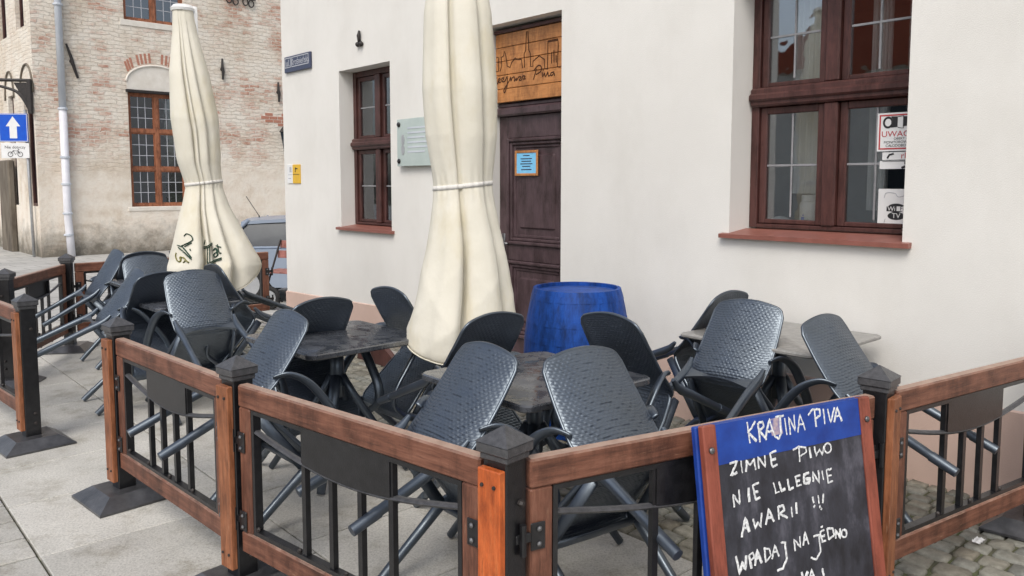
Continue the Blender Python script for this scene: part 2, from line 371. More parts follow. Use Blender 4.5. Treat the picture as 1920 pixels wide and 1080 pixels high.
def text(name, body, m, parent, loc, size, rot=(R(90), 0, 0), align='CENTER', ext=.0006, sx=1.0):
    cu = bpy.data.curves.new(name, 'FONT'); cu.body = body; cu.size = size; cu.align_x = align; cu.align_y = 'CENTER'; cu.extrude = ext
    cu.materials.append(M[m]); o = bpy.data.objects.new(name, cu); COL.objects.link(o); o.parent = parent
    bpy.context.view_layer.update(); me = bpy.data.meshes.new_from_object(o.evaluated_get(bpy.context.evaluated_depsgraph_get())); bpy.data.objects.remove(o); bpy.data.curves.remove(cu)
    o = bpy.data.objects.new(name, me); COL.objects.link(o); o.parent = parent
    o.location = loc; o.rotation_euler = rot; o.scale = (sx, 1, 1); return o
def smooth_poly(p, per=6):
    p = np.asarray(p, float)
    if len(p) < 3: t = np.linspace(0, 1, per*2); return p[0]+(p[-1]-p[0])*t[:, None]
    out = []
    for i in range(len(p)-1):
        a, b, c, d = p[max(i-1, 0)], p[i], p[i+1], p[min(i+2, len(p)-1)]
        for t in np.linspace(0, 1, per, endpoint=False):
            out.append(.5*((2*b)+(c-a)*t+(2*a-5*b+4*c-d)*t*t+(3*b-a-3*c+d)*t**3))
    out.append(p[-1]); return np.array(out)

# ------------------------------------------------------------------ the setting: ground, pavement, cobbles
def ground_z(x, y):
    t = np.clip((y-10.4)/2.2, 0, 1); return -.3*t*t*(3-2*t)
def ground():
    xs = np.concatenate([np.linspace(-80, -10, 12), np.linspace(-9, 9, 40), np.linspace(10, 80, 12)])
    ys = np.concatenate([np.linspace(-60, -4, 10), np.linspace(-3, 14, 60), np.linspace(15, 90, 14)])
    X, Y = np.meshgrid(xs, ys); P = np.stack([X, Y, ground_z(X, Y)-.02], -1)
    tag(MB().grid(P).build('ground', 'soil', smooth=True), kind='structure')
    # street paving laid over the ground where the stone slabs end
    Xs, Ys = np.meshgrid(np.linspace(-60, 30, 60), np.linspace(8.9, 80, 90)); P = np.stack([Xs, Ys, ground_z(Xs, Ys)-.003], -1)
    tag(MB().grid(P).build('street', 'street', smooth=True), kind='structure')
ground()
def tone_build(name, cells, m, smooth=False):
    me = bpy.data.meshes.new(name); V = []; Fc = []; T = []; n = 0
    for v, f, t in cells:
        V += [tuple(q) for q in v]; Fc += [[i+n for i in q] for q in f]; T += [t]*len(v); n += len(v)
    me.from_pydata(V, [], Fc); me.update(); me.materials.append(M[m])
    ca = me.color_attributes.new('tone', 'FLOAT_COLOR', 'POINT')
    ca.data.foreach_set('color', np.array([(*t, 1) for t in T], float).ravel())
    if smooth:
        for p in me.polygons: p.use_smooth = True
    o = bpy.data.objects.new(name, me); COL.objects.link(o); return o
def in_front(s, n): q = U2*s+N2*n; return q[1] < 9.3
cells = []
courses = [(-3.9, -3.0), (-3.0, -2.1), (-2.1, -1.25), (-1.25, -.25), (.69, 1.6), (1.6, 2.75)]
for (n0, n1) in courses + [(-.25, .69)]:
    rough = (n0 == -.25)
    s = -13.0+random.random()
    while s < 4:
        L = random.uniform(.62, .78) if not rough else .24
        rows = [(n0, n1)] if not rough else [(n0+k*.235, n0+(k+1)*.235) for k in range(4)]
        for (a0, a1) in rows:
            if in_front(s+L/2, (a0+a1)/2):
                b = MB(); gp = .004 if not rough else .007
                b.box(s+gp, s+L-gp, a0+gp, a1-gp, -.05, 0, .004)
                v = b.v[0]; q = np.concatenate([v[:, :1]*U2+v[:, 1:2]*N2, v[:, 2:3]+random.uniform(-.0015, .0015)], 1)
                k = random.uniform(.86, 1.06)*(1 if not rough else random.uniform(.75, 1)); cells.append((q, b.f, (k*1.0, k*.995, k*.975)))
        s += L
tag(tone_build('pavement', cells, 'slabs'), kind='structure')
cells = []; n = 2.76; row = 0
while n < WN-.02:
    dn = random.uniform(.085, .125); s = -8.9+random.random()*.1
    while s < 3.2:
        L = random.uniform(.085, .165)
        if in_front(s, n):
            k = 4; ln = np.array([-1, -.78, .78, 1]); a, b_ = np.meshgrid(ln, ln); 
            j = RNG.uniform(-.13, .13, (k, k, 2)); hgt = .009*(1-np.clip(np.maximum(np.abs(a), np.abs(b_)), 0, 1)**6)+RNG.normal(0, .0012, (k, k))
            sc = .91; xx = s+L/2+(a*(1-.12*np.abs(b_)**3)+j[..., 0]*.5)*L/2*sc; yy = n+dn/2+(b_*(1-.12*np.abs(a)**3)+j[..., 1]*.5)*dn/2*sc
            z = hgt-.010+RNG.uniform(-.003, .003)+j[..., 0]*.02
            P = np.stack([xx*U2[0]+yy*N2[0], xx*U2[1]+yy*N2[1], z], -1)
            ring = [(0, i) for i in range(k)]+[(i, k-1) for i in range(1, k)]+[(k-1, i) for i in range(k-2, -1, -1)]+[(i, 0) for i in range(k-2, 0, -1)]
            V = list(P.reshape(-1, 3)); fc = [(i*k+q, i*k+q+1, (i+1)*k+q+1, (i+1)*k+q) for i in range(k-1) for q in range(k-1)]
            m0 = len(V); V += [P[i]-np.array([0, 0, .03]) for i in ring]; rl = len(ring)
            fc += [(ring[i][0]*k+ring[i][1], m0+i, m0+(i+1) % rl, ring[(i+1) % rl][0]*k+ring[(i+1) % rl][1]) for i in range(rl)]
            t = random.uniform(.72, 1.15); w_ = random.uniform(-.04, .05); cells.append((V, fc, (t+w_, t, t-w_*1.2)))
        s += L
    n += dn; row += 1
tag(tone_build('cobblestones', cells, 'cobbles', True), kind='structure')

# ------------------------------------------------------------------ the cream house
H = thing('cream_house', 'cream plastered house with salmon plinth, brown door and two brown windows', 'house', house_w(0, 0, 0), (0, 0, HOUSE_ROT))
def wx(x, y): s, d, z = wall(x, y); return s, z
S0 = wx(533, 300)[0]; S1 = 6.0; ZT = 7.0
w1 = (wx(635, 137)[0], wx(733, 300)[0], 1.12, 2.80); w2 = (wx(1370, 300)[0], wx(1698, 300)[0], 1.28, 2.90)
dr_r = wx(1052, 300)[0]; dr = (dr_r-.93, dr_r, 0.0, 2.92)
def facade():
    b = MB(); xs = sorted([S0, S1, w1[0], w1[1], w2[0], w2[1], dr[0], dr[1]]); zs = sorted([-.6, ZT, w1[2], w1[3], w2[2], w2[3], dr[2], dr[3]])
    ops = (w1, w2, dr)
    for i in range(len(xs)-1):
        for j in range(len(zs)-1):
            cx, cz = (xs[i]+xs[i+1])/2, (zs[j]+zs[j+1])/2
            if any(o[0] < cx < o[1] and o[2] < cz < o[3] for o in ops): continue
            b.add([(xs[i], 0, zs[j]), (xs[i+1], 0, zs[j]), (xs[i+1], 0, zs[j+1]), (xs[i], 0, zs[j+1])], [(0, 1, 2, 3)])
    for o, dp in ((w1, .42), (w2, .42), (dr, .42)):
        for (p, q) in (((o[0], o[2]), (o[0], o[3])), ((o[1], o[3]), (o[1], o[2])), ((o[0], o[3]), (o[1], o[3])), ((o[1], o[2]), (o[0], o[2]))):
            b.add([(p[0], 0, p[1]), (q[0], 0, q[1]), (q[0], dp, q[1]), (p[0], dp, p[1])], [(0, 1, 2, 3)])
    b.add([(S0, 0, -.6), (S0, 9, -.6), (S0, 9, ZT), (S0, 0, ZT)], [(0, 1, 2, 3)])
    b.add([(S1, 0, -.6), (S1, 9, -.6), (S1, 9, ZT), (S1, 0, ZT)], [(0, 1, 2, 3)])
    b.add([(S0, 9, -.6), (S1, 9, -.6), (S1, 9, ZT), (S0, 9, ZT)], [(0, 1, 2, 3)])
    b.build('wall', 'plaster', H)
    r = MB(); r.add([(S0, -.3, ZT), (S1, -.3, ZT), (S1, 4.5, ZT+3.2), (S0, 4.5, ZT+3.2), (S0, 9.2, ZT), (S1, 9.2, ZT)], [(0, 1, 2, 3), (3, 2, 5, 4)]); r.build('roof', 'rooftile', H)
    p = MB(); zl = lambda s: .27+(s-S0)*(.47-.27)/8.0; 
    for a, c in ((S0-.012, dr[0]-.05), (dr[1]+.05, S1)):
        p.add([(a, -.014, -.5), (c, -.014, -.5), (c, -.014, zl(c)), (a, -.014, zl(a)), (a, .004, -.5), (c, .004, -.5), (c, .004, zl(c)+.01), (a, .004, zl(a)+.01)], [(0,1,2,3), (3,2,6,7), (0,3,7,4), (1,2,6,5)])
    p.add([(S0-.012, -.014, -.5), (S0-.012, 9, -.5), (S0-.012, 9, .2), (S0-.012, -.014, .27)], [(0,1,2,3)])
    p.build('plinth', 'plinth', H)
    # dim room behind the windows
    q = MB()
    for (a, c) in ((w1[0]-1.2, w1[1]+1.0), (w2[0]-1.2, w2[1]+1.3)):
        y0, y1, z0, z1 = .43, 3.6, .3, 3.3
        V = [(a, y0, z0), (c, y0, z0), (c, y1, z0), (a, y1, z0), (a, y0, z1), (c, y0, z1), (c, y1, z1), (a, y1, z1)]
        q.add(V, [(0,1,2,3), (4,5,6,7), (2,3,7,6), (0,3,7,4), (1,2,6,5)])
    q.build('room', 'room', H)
    t = MB(); t.box(dr[0]-.15, dr[1]+.15, -.34, -.016, -.02, .10, .012); t.build('doorstep', 'greytop', H)
facade()
def house_window(o, open_bars, Y=.17):
    a, c, z0, z1 = o
    W = MB(); fw = .055
    W.box(a+.002, a+fw, Y, Y+.09, z0+.03, z1-.002, .004); W.box(c-fw, c-.002, Y, Y+.09, z0+.03, z1-.002, .004)
    W.box(a+fw, c-fw, Y+.001, Y+.089, z0+.03, z0+.055, .004); W.box(a+fw, c-fw, Y+.001, Y+.089, z1-.06, z1-.002, .004)
    zm = z0+(z1-z0)*.535; cx = (a+c)/2
    W.box(a+.004, c-.004, Y-.03, Y+.085, zm-.06, zm+.06, .012); W.box(a+.003, c-.003, Y-.05, Y+.06, zm-.026, zm+.024, .012)
    W.box(cx-.045, cx+.045, Y-.012, Y+.082, z0+.055, zm-.06, .01); W.box(cx-.045, cx+.045, Y-.012, Y+.082, zm+.06, z1-.06, .01)
    root = W.build('window', 'winframe', H)
    sash = []
    for (x0, x1) in ((a+fw, cx-.045), (cx+.045, c-fw)):
        for (b0, b1) in ((z0+.055, zm-.06), (zm+.06, z1-.06)):
            s = MB(); t = .048
            s.box(x0+.002, x0+t, Y+.02, Y+.065, b0+.002, b1-.002, .006); s.box(x1-t, x1-.002, Y+.02, Y+.065, b0+.002, b1-.002, .006)
            s.box(x0+t, x1-t, Y+.021, Y+.064, b0+.002, b0+.032, .006); s.box(x0+t, x1-t, Y+.021, Y+.064, b1-t, b1-.002, .006)
            s.build('sash', 'winframe', root)
            p = MB(); p.box(x0+t-.005, x1-t+.005, Y+.040, Y+.046, b0+.028, b1-t+.005); p.build('pane', 'glass', root)
            m = MB(); zz = b0+(b1-b0)*.5; xx = (x0+x1)/2; m.box(x0+t, x1-t, Y+.034, Y+.040, zz-.007, zz+.007, .002)
            if open_bars: m.box(xx-.006, xx+.006, Y+.0335, Y+.0395, b0+t, b1-t, .002)
            m.build('glazing_bar', 'bar_grey', root)
    s = MB(); 
    s.add([(a-.05, -.045, z0-.004), (c+.05, -.045, z0-.004), (c+.05, .2, z0+.024), (a-.05, .2, z0+.024), (a-.05, -.045, z0-.030), (c+.05, -.045, z0-.030), (c+.05, .2, z0-.03), (a-.05, .2, z0-.03)],
          [(0,1,2,3), (0,4,5,1), (1,5,6,2), (2,6,7,3), (3,7,4,0), (4,7,6,5)]); s.build('sill', 'sill', root)
    k = MB()                                             # net curtain hanging inside
    for (x0, x1, zt, zb) in ((a+.10, a+.36, z1-.1, z0+.25), (cx-.16, cx-.06, z1-.1, z0+.1), (cx+.08, cx+.2, z1-.1, z0+.15), (cx+.3, cx+.44, z1-.1, z0+.7)):
        t = np.linspace(0, 1, 30); X = x0+(x1-x0)*t; yy = Y+.34+.035*np.sin(t*38)+.01*np.sin(t*90)
        k.grid(np.stack([np.stack([X, yy, np.full(30, z)], 1) for z in np.linspace(zb, zt, 4)]))
    k.build('curtain', 'curtain', root, smooth=True)
    return Y
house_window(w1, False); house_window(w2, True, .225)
def door():
    a, c, z1 = dr[0]+.002, dr[1]-.002, 2.23; Y = .17
    b = MB(); b.box(a, c, Y+.02, Y+.07, 0.1, z1-.06); t = .09
    b.box(a, a+t+.02, Y, Y+.03, .1, z1-.06, .006); b.box(c-t-.02, c, Y, Y+.03, .1, z1-.06, .006)
    for (p, q) in ((.1, .26), (.93, 1.07), (z1-.25, z1-.062)): b.box(a+t+.02, c-t-.02, Y+.001, Y+.03, p, q, .006)
    root = b.build('door', 'door', H)
    for (p, q) in ((.26, .93), (1.07, z1-.25)):
        m = MB(); x0, x1 = a+t+.02, c-t-.02
        for k, (e, dp) in enumerate(((.0, -.024), (.03, -.008), (.058, .008))):
            A = .03
            m.box(x0+e, x0+e+A, Y+dp, Y+.04, p+e, q-e, .008); m.box(x1-e-A, x1-e, Y+dp, Y+.04, p+e, q-e, .008)
            m.box(x0+e+A, x1-e-A, Y+dp+.001, Y+.04, p+e, p+e+A, .008); m.box(x0+e+A, x1-e-A, Y+dp+.001, Y+.04, q-e-A, q-e, .008)
        m.box(x0+.14, x1-.14, Y+.004, Y+.04, p+.14, q-.14, .014); m.build('panel_moulding', 'door', root)
    l = MB(); l.box(a-.0, c, Y-.05, Y+.08, z1-.06, z1+.012, .014); l.box(a, c, Y-.02, Y+.08, z1+.012, z1+.05, .01); l.build('lintel', 'door', root)
    h = MB(); h.tube([(a+.06, Y-.002, 1.08), (a+.06, Y-.05, 1.08), (a+.10, Y-.055, 1.08), (a+.17, Y-.055, 1.075)], .011, 8); h.box(a+.04, a+.08, Y-.008, Y+.002, .98, 1.16, .004); h.build('handle', 'bolt', root, smooth=True)
    return Y
DY = door()
# wooden boards with the burnt-in skyline and name, above the door
def door_sign():
    z0, z1 = 2.285, dr[3]-.055; a, c = dr[0]+.012, dr[1]-.012; Y = .12
    t = thing('shop_sign', 'orange varnished board sign with burnt-in skyline and handwriting above the brown door', 'sign', house_w((a+c)/2, Y, z0), (0, 0, HOUSE_ROT))
    hw = (c-a)/2; h = z1-z0; b = MB(); nb = 5; e = [i*h/nb for i in range(nb+1)]
    for i in range(nb): b.box(-hw, hw, 0, .03, e[i]+.002, e[i+1]-.002, .004)
    b.build('boards', 'sign_wood', t)
    d = MB(); d.box(-hw-.004, hw+.004, -.018, .034, h+.001, h+.03, .004); d.build('top_batten', 'winframe', t)
    p0 = house_w(0, Y-.001, 0); nn = (N2[0], N2[1], 0)
    def P(pts): return to_local(t, [at_plane(900+x/5.144, 20+y/5.144, p0, nn) for x, y in pts])
    sky_ = [[(140, 590), (180, 585), (175, 450), (160, 450)], [(195, 585), (210, 530), (205, 450), (225, 440), (235, 390), (250, 440), (262, 535), (290, 548), (305, 500), (340, 455), (352, 470), (400, 470), (410, 555)],
            [(430, 550), (425, 420), (440, 380), (448, 200), (462, 200), (470, 380), (485, 410), (488, 540), (510, 535), (510, 490), (570, 435), (620, 470), (625, 560), (655, 560)],
            [(650, 555), (655, 290), (750, 272), (755, 340), (745, 540), (775, 545)], [(655, 300), (752, 285)], [(690, 400), (690, 510)], [(712, 380), (714, 500)], [(735, 430), (735, 500)]]
    m = MB()
    for q in sky_: m.tube(P(q), .0055, 5, flat=(1, .3), updir=(0, 1, 0))
    m.build('skyline', 'burn', t)
    words = [[(150, 640), (158, 690), (170, 705), (180, 660), (195, 660), (180, 690), (200, 690), (210, 655), (230, 650), (215, 685), (240, 680), (255, 645), (262, 640), (262, 720), (238, 790), (232, 760), (280, 680), (295, 640), (298, 680), (310, 650), (330, 640), (332, 680), (350, 650), (352, 675), (372, 640), (395, 640), (378, 670), (400, 668), (412, 630), (435, 635), (418, 660), (440, 655)],
             [(545, 560), (515, 665)], [(520, 575), (560, 530), (590, 540), (585, 585), (540, 615)], [(600, 595), (605, 635), (622, 600)], [(622, 600), (632, 635), (655, 590)], [(655, 590), (660, 630), (680, 620)], [(715, 590), (685, 600), (688, 628), (715, 605), (718, 630)], [(262, 610), (264, 615)], [(612, 570), (614, 575)]]
    m = MB()
    for q in words: m.tube(P(smooth_poly(q, 4)), .006, 5, flat=(1, .3), updir=(0, 1, 0))
    # the first letters of the first word, hidden behind the parasol from here
    a0 = P([(95, 700), (100, 620)]); m.tube(a0, .006, 5, flat=(1, .3), updir=(0, 1, 0)); m.tube(P([(130, 620), (100, 665), (135, 700)]), .006, 5, flat=(1, .3), updir=(0, 1, 0))
    m.build('lettering', 'burn', t)
door_sign()
def notice():
    s0, z0 = wall(968, 284, .17)[0], wall(968, 330, .17)[2]; s1, z1 = wall(1011, 284, .17)[0], wall(1011, 281, .17)[2]
    t = thing('door_notice', 'light blue printed notice in a wooden frame on the brown door', 'notice', house_w((s0+s1)/2, .162, (z0+z1)/2), (0, 0, HOUSE_ROT))
    w_, h = (s1-s0)/2, (z1-z0)/2; b = MB()
    b.box(-w_, -w_+.022, -.012, 0, -h, h, .003); b.box(w_-.022, w_, -.012, 0, -h, h, .003); b.box(-w_+.022, w_-.022, -.011, 0, -h, -h+.022, .003); b.box(-w_+.022, w_-.022, -.011, 0, h-.022, h, .003); b.build('frame', 'sign_wood', t)
    p = MB(); p.box(-w_+.02, w_-.02, -.006, -.001, -h+.02, h-.02); p.build('sheet', 'lightblue', t)
    l = MB()
    for k, (q, ww) in enumerate(((.6, .4), (.35, .7), (.15, .6), (-.05, .75), (-.25, .5), (-.5, .65))): l.box(-w_*ww*.7, w_*ww*.7, -.0075, -.006, h*q-.004, h*q+.004)
    l.build('print_lines', 'navy', t)
notice()
def street_sign():
    s0, _, zt = wall(537, 107); s1, _, zt2 = wall(585, 98); zb = wall(537, 137)[2]; zb2 = wall(585, 129)[2]
    w_, h = (s1-s0)/2, (zt-zb)/2; t = thing('street_name_plate', 'small navy street name plate high at the corner of the cream house', 'sign', house_w((s0+s1)/2, 0, (zt+zb+zt2+zb2)/4), (0, 0, HOUSE_ROT))
    b = MB(); b.box(-w_, w_, -.03, 0, -h, h, .006); b.build('plate', 'navy', t)
    b = MB(); k = .012
    for (x0, x1) in ((-w_+.02, -w_+.17), (-w_+.19, w_-.03)):
        b.box(x0, x1, -.0325, -.03, h*.72, h*.72+.01); b.box(x0, x1, -.0325, -.03, -h*.42, -h*.42+.01); b.box(x0, x0+.01, -.0325, -.03, -h*.42+.01, h*.72); b.box(x1-.01, x1, -.0325, -.03, -h*.42+.01, h*.72)
    b.build('border', 'lead', t)
    text('lettering', 'ul.', 'lead', t, (-w_+.095, -.031, h*.15), .11); text('lettering', 'Krośnieńska', 'lead', t, ((.19-.03)/2, -.031, h*.15), .105, sx=.8)
street_sign()
def small_plates():
    s0, _, z0 = wall(540, 309); s1, _, z1 = wall(551, 344); s2 = wall(564, 320)[0]
    zc, h = (z0+z1)/2, (z0-z1)/2
    t = thing('white_plate', 'small white enamel plate beside the yellow plate on the house corner', 'plate', house_w((s0+s1)/2, 0, zc), (0, 0, HOUSE_ROT)); w_ = (s1-s0)/2
    b = MB(); b.box(-w_, w_-.004, -.012, 0, -h, h, .003); b.build('plate', 'paper', t)
    b = MB(); b.box(-w_*.1, w_*.6, -.014, -.012, .2*h, .75*h); b.box(-w_*.6, w_*.6, -.014, -.012, -.1*h, -.04*h); b.box(-w_*.6, w_*.3, -.014, -.012, -.5*h, -.42*h); b.build('print', 'lead', t)
    t = thing('yellow_plate', 'small yellow enamel plate on the house corner below the street sign', 'plate', house_w((s1+s2)/2, 0, zc), (0, 0, HOUSE_ROT)); w_ = (s2-s1)/2
    b = MB(); b.box(-w_, w_, -.014, 0, -h, h, .003); b.build('plate', 'yellow', t)
    b = MB(); b.box(-w_*.9, w_*.9, -.0165, -.014, -.06*h, -.02*h); b.box(-w_*.25, -w_*.12, -.0165, -.014, .2*h, .7*h); b.box(-w_*.12, w_*.4, -.0165, -.014, .5*h, .62*h); b.build('print', 'ink', t)
small_plates()
def glass_plaque():
    s0, _, z1 = wall(753, 225); z0 = wall(755, 312)[2]; w_ = .33; h = (z1-z0)/2
    t = thing('glass_plaque', 'pale green glass plaque on four black studs between window and parasol', 'plaque', house_w(s0+w_, 0, (z0+z1)/2), (0, 0, HOUSE_ROT))
    b = MB(); b.box(-w_, w_, -.055, -.043, -h, h, .002); b.build('glass_sheet', 'plaqueglass', t)
    for x in (-w_+.035, w_-.035):
        for z in (-h+.05, h-.05): b = MB(); b.lathe([(.012, 0), (.012, .045)], 12); m = b.v[0]; b.v[0] = np.stack([m[:, 0]+x, -m[:, 2], m[:, 1]+z], 1); b.lathe([(.022, .0), (.024, .008), (.018, .016)], 14); m = b.v[1]; b.v[1] = np.stack([m[:, 0]+x, -m[:, 2]-.054, m[:, 1]+z], 1); b.build('stud', 'black', t, smooth=True)
    b = MB()
    for z in (.12*h, -.3*h): b.lathe([(.05, 0), (.05, .003)], 20); m = b.v[-1]; b.v[-1] = np.stack([m[:, 0]*.55-w_+.10, -m[:, 2]-.0555, m[:, 1]+z], 1)
    b.build('emblem', 'greymetal', t)
    b = MB()
    for k in range(6): b.box(-w_+.18, w_-.1-.05*(k % 3), -.0575, -.055, h*(.6-.2*k)-.008, h*(.6-.2*k)+.008)
    b.build('etched_lines', 'zinc', t)
glass_plaque()
def wall_hook():
    s, _, z = wall(677, 73); t = thing('wall_hook', 'small black iron anchor fixing alone on the wall above the narrow window', 'wall anchor', house_w(s, 0, z), (0, 0, HOUSE_ROT))
    b = MB(); b.tube([(0, -.02, .08), (0, -.03, .03), (0, -.02, -.05)], [.012, .02, .016], 8); b.build('shank', 'iron', t, smooth=True)
    for x in (-.03, .03):
        b = MB(); b.lathe([(.004, -.028), (.024, -.014), (.028, 0), (.024, .014), (.004, .028)], 10, (x, -.022, -.055)); b.build('lobe', 'iron', t, smooth=True)
wall_hook()
def stickers():
    Y = .259
    def sticker(name, label, x0, y0, x1, y1, wd, cat='sticker', dz=0):
        s0, _, zt = wall(x0, y0, Y); zb = wall(x0, y1, Y)[2]
        t = thing(name, label, cat, house_w(s0+wd/2, Y-.001, (zt+zb)/2+dz), (0, 0, HOUSE_ROT)); h = (zt-zb)/2
        b = MB(); b.box(-wd/2, wd/2, -.002, 0, -h, h); b.build('sheet', 'paper', t); return t, h
    t, h = sticker('camera_sticker', 'white warning sticker with red border and camera drawing in the large window', 1647, 213, 1700, 284, .25)
    b = MB(); w_ = .125; e = .012
    for k in (.010,):
        b.box(-w_+k, -w_+k+.008, -.0035, -.002, -h+k, h-k); b.box(w_-k-.008, w_-k, -.0035, -.002, -h+k, h-k); b.box(-w_+k+.008, w_-k-.008, -.0035, -.002, -h+k, -h+k+.008); b.box(-w_+k+.008, w_-k-.008, -.0035, -.002, h-k-.008, h-k)
    b.build('border', 'red_ink', t)
    text('lettering', 'UWAGA', 'red_ink', t, (-.005, -.003, -.12*h), .046, ext=.0003, sx=1.1)
    text('lettering', 'OBIEKT', 'ink', t, (0, -.003, -.36*h), .018, ext=.0003); text('lettering', 'MONITOROWANY', 'ink', t, (0, -.003, -.54*h), .020, ext=.0003); text('lettering', 'CAŁODOBOWO', 'ink', t, (0, -.003, -.72*h), .020, ext=.0003)
    b = MB(); a = np.linspace(0, 2*np.pi, 25); ring = np.stack([-.065+.024*np.cos(a), np.full(25, -.0035), .50*h+.028*np.sin(a)], 1); b.tube(ring, .006, 6, flat=(1, .3), updir=(0, 1, 0))
    b.prism([(-.048, .50*h-.03), (-.012, .50*h-.028), (-.012, .50*h+.032), (-.048, .50*h+.034)], -.0036, -.002); b.prism([(.02, .50*h-.025), (.085, .50*h-.02), (.085, .50*h+.03), (.02, .50*h+.03)], -.0036, -.002)
    b.tube([(-.01, -.0035, .5*h-.03), (.02, -.0035, .5*h-.036), (.02, -.0035, .5*h+.034), (-.01, -.0035, .5*h+.03)], .002, 4); b.build('camera_drawing', 'ink', t)
    t, h = sticker('logo_sticker', 'small white sticker with short red lettering below the camera warning sticker', 1655, 286, 1700, 300, .2)
    text('lettering', 'rla', 'red_ink', t, (.03, -.003, 0), .05, ext=.0003)
    b = MB(); b.tube([(-.07, -.003, -h*.6), (-.06, -.003, .3*h), (-.035, -.003, .6*h)], .006, 5, flat=(1, .3), updir=(0, 1, 0)); b.build('mark', 'ink', t)
    t, h = sticker('bird_sticker', 'pale sticker with a black squiggle, lowest of the three grouped in the large window', 1650, 302, 1700, 317, .21)
    b = MB(); b.tube(smooth_poly([(.02, -.003, -h*.8), (.05, -.003, -h*.2), (.04, -.003, .4*h), (.06, -.003, .7*h)], 4), .007, 5, flat=(1, .3), updir=(0, 1, 0)); b.box(-.09, .05, -.003, -.002, .78*h, .9*h); b.build('mark', 'ink', t)
    t, h = sticker('wifi_sticker', 'square white sticker with black WIFI TV badge at the bottom of the large window', 1648, 354, 1700, 428, .27)
    b = MB()
    def ell(cx, cz, rx, rz, n=28): a_ = np.arange(n)*2*np.pi/n; return [(cx+rx*math.cos(q), cz+rz*math.sin(q)) for q in a_]
    b.prism(ell(-.03, .05*h, .05, .22*h), -.003, -.002); b.prism(ell(-.03, -.35*h, .048, .2*h), -.0032, -.002); b.prism([(-.085, -.12*h), (-.03, -.12*h), (-.03, .12*h), (-.085, .12*h)], -.0034, -.002); b.build('badge', 'ink', t)
    b = MB(); b.prism([(-.028, -.1*h), (.03, -.1*h), (.03, .13*h), (-.028, .13*h)], -.0036, -.0034); b.build('badge_plate', 'paper', t)
    text('lettering', 'Wi', 'paper', t, (-.057, -.0036, 0), .036, ext=.0003); text('lettering', 'Fi', 'ink', t, (.002, -.0038, .01*h), .034, ext=.0003); text('lettering', 'TV', 'paper', t, (-.03, -.0036, -.35*h), .04, ext=.0003); text('lettering', 'BAR', 'ink', t, (.07, -.0026, .66*h), .05, ext=.0003)
    b = MB(); b.tube(smooth_poly([(-.1, -.003, .55*h), (-.09, -.003, .8*h), (-.04, -.003, .78*h), (-.02, -.003, .6*h), (.03, -.003, .72*h)], 5), .0016, 4); b.tube(smooth_poly([(-.09, -.003, -.5*h), (-.09, -.003, -.8*h), (0, -.003, -.82*h), (.04, -.003, -.65*h), (.04, -.003, -.2*h)], 5), .0016, 4); b.build('scroll', 'lead', t)
    s, _, z = wall(1516, 425, .355); t = thing('white_jar', 'white jar with a narrow lid standing inside the large window', 'jar', house_w(s, .355, w2[2]+.056), (0, 0, HOUSE_ROT))
    sb = MB(); sb.box(w2[0]+.01, w2[1]-.01, .317, .418, w2[2]+.002, w2[2]+.055); sb.build('inner_sill', 'sill', H)
    b = MB(); b.lathe([(.05, 0), (.058, .01), (.058, .125), (.05, .145), (.042, .15)], 28); b.build('body', 'white_plastic', t, auto=40)
    b = MB(); b.lathe([(.046, .15), (.047, .152), (.047, .182), (.042, .187)], 28); b.build('lid', 'paper', t, auto=40)
    b = MB(); b.prism([(-.02, .03), (.0, .03), (.0, .05), (-.02, .05)], -.0605, -.0585); b.prism([(-.012, .055), (-.004, .055), (-.004, .065), (-.012, .065)], -.0605, -.0585); b.build('print', 'signblue', t)
    s, _, z = wall(1462, 426, .36); t = thing('white_cloth', 'small white folded cloth lying on the inner window sill', 'cloth', house_w(s, .36, w2[2]+.056), (0, 0, HOUSE_ROT))
    b = MB(); b.lathe([(.06, 0), (.062, .012), (.05, .03), (.02, .045), (.004, .048)], 18); b.v[0][:, 0] *= 1.3; b.v[0][:, 1] *= .6; b.v[0] += RNG.normal(0, .003, b.v[0].shape)*np.array([1, 1, .6]); b.v[0][:, 2] = np.maximum(b.v[0][:, 2], 0); b.build('fold', 'paper', t, smooth=True)
stickers()

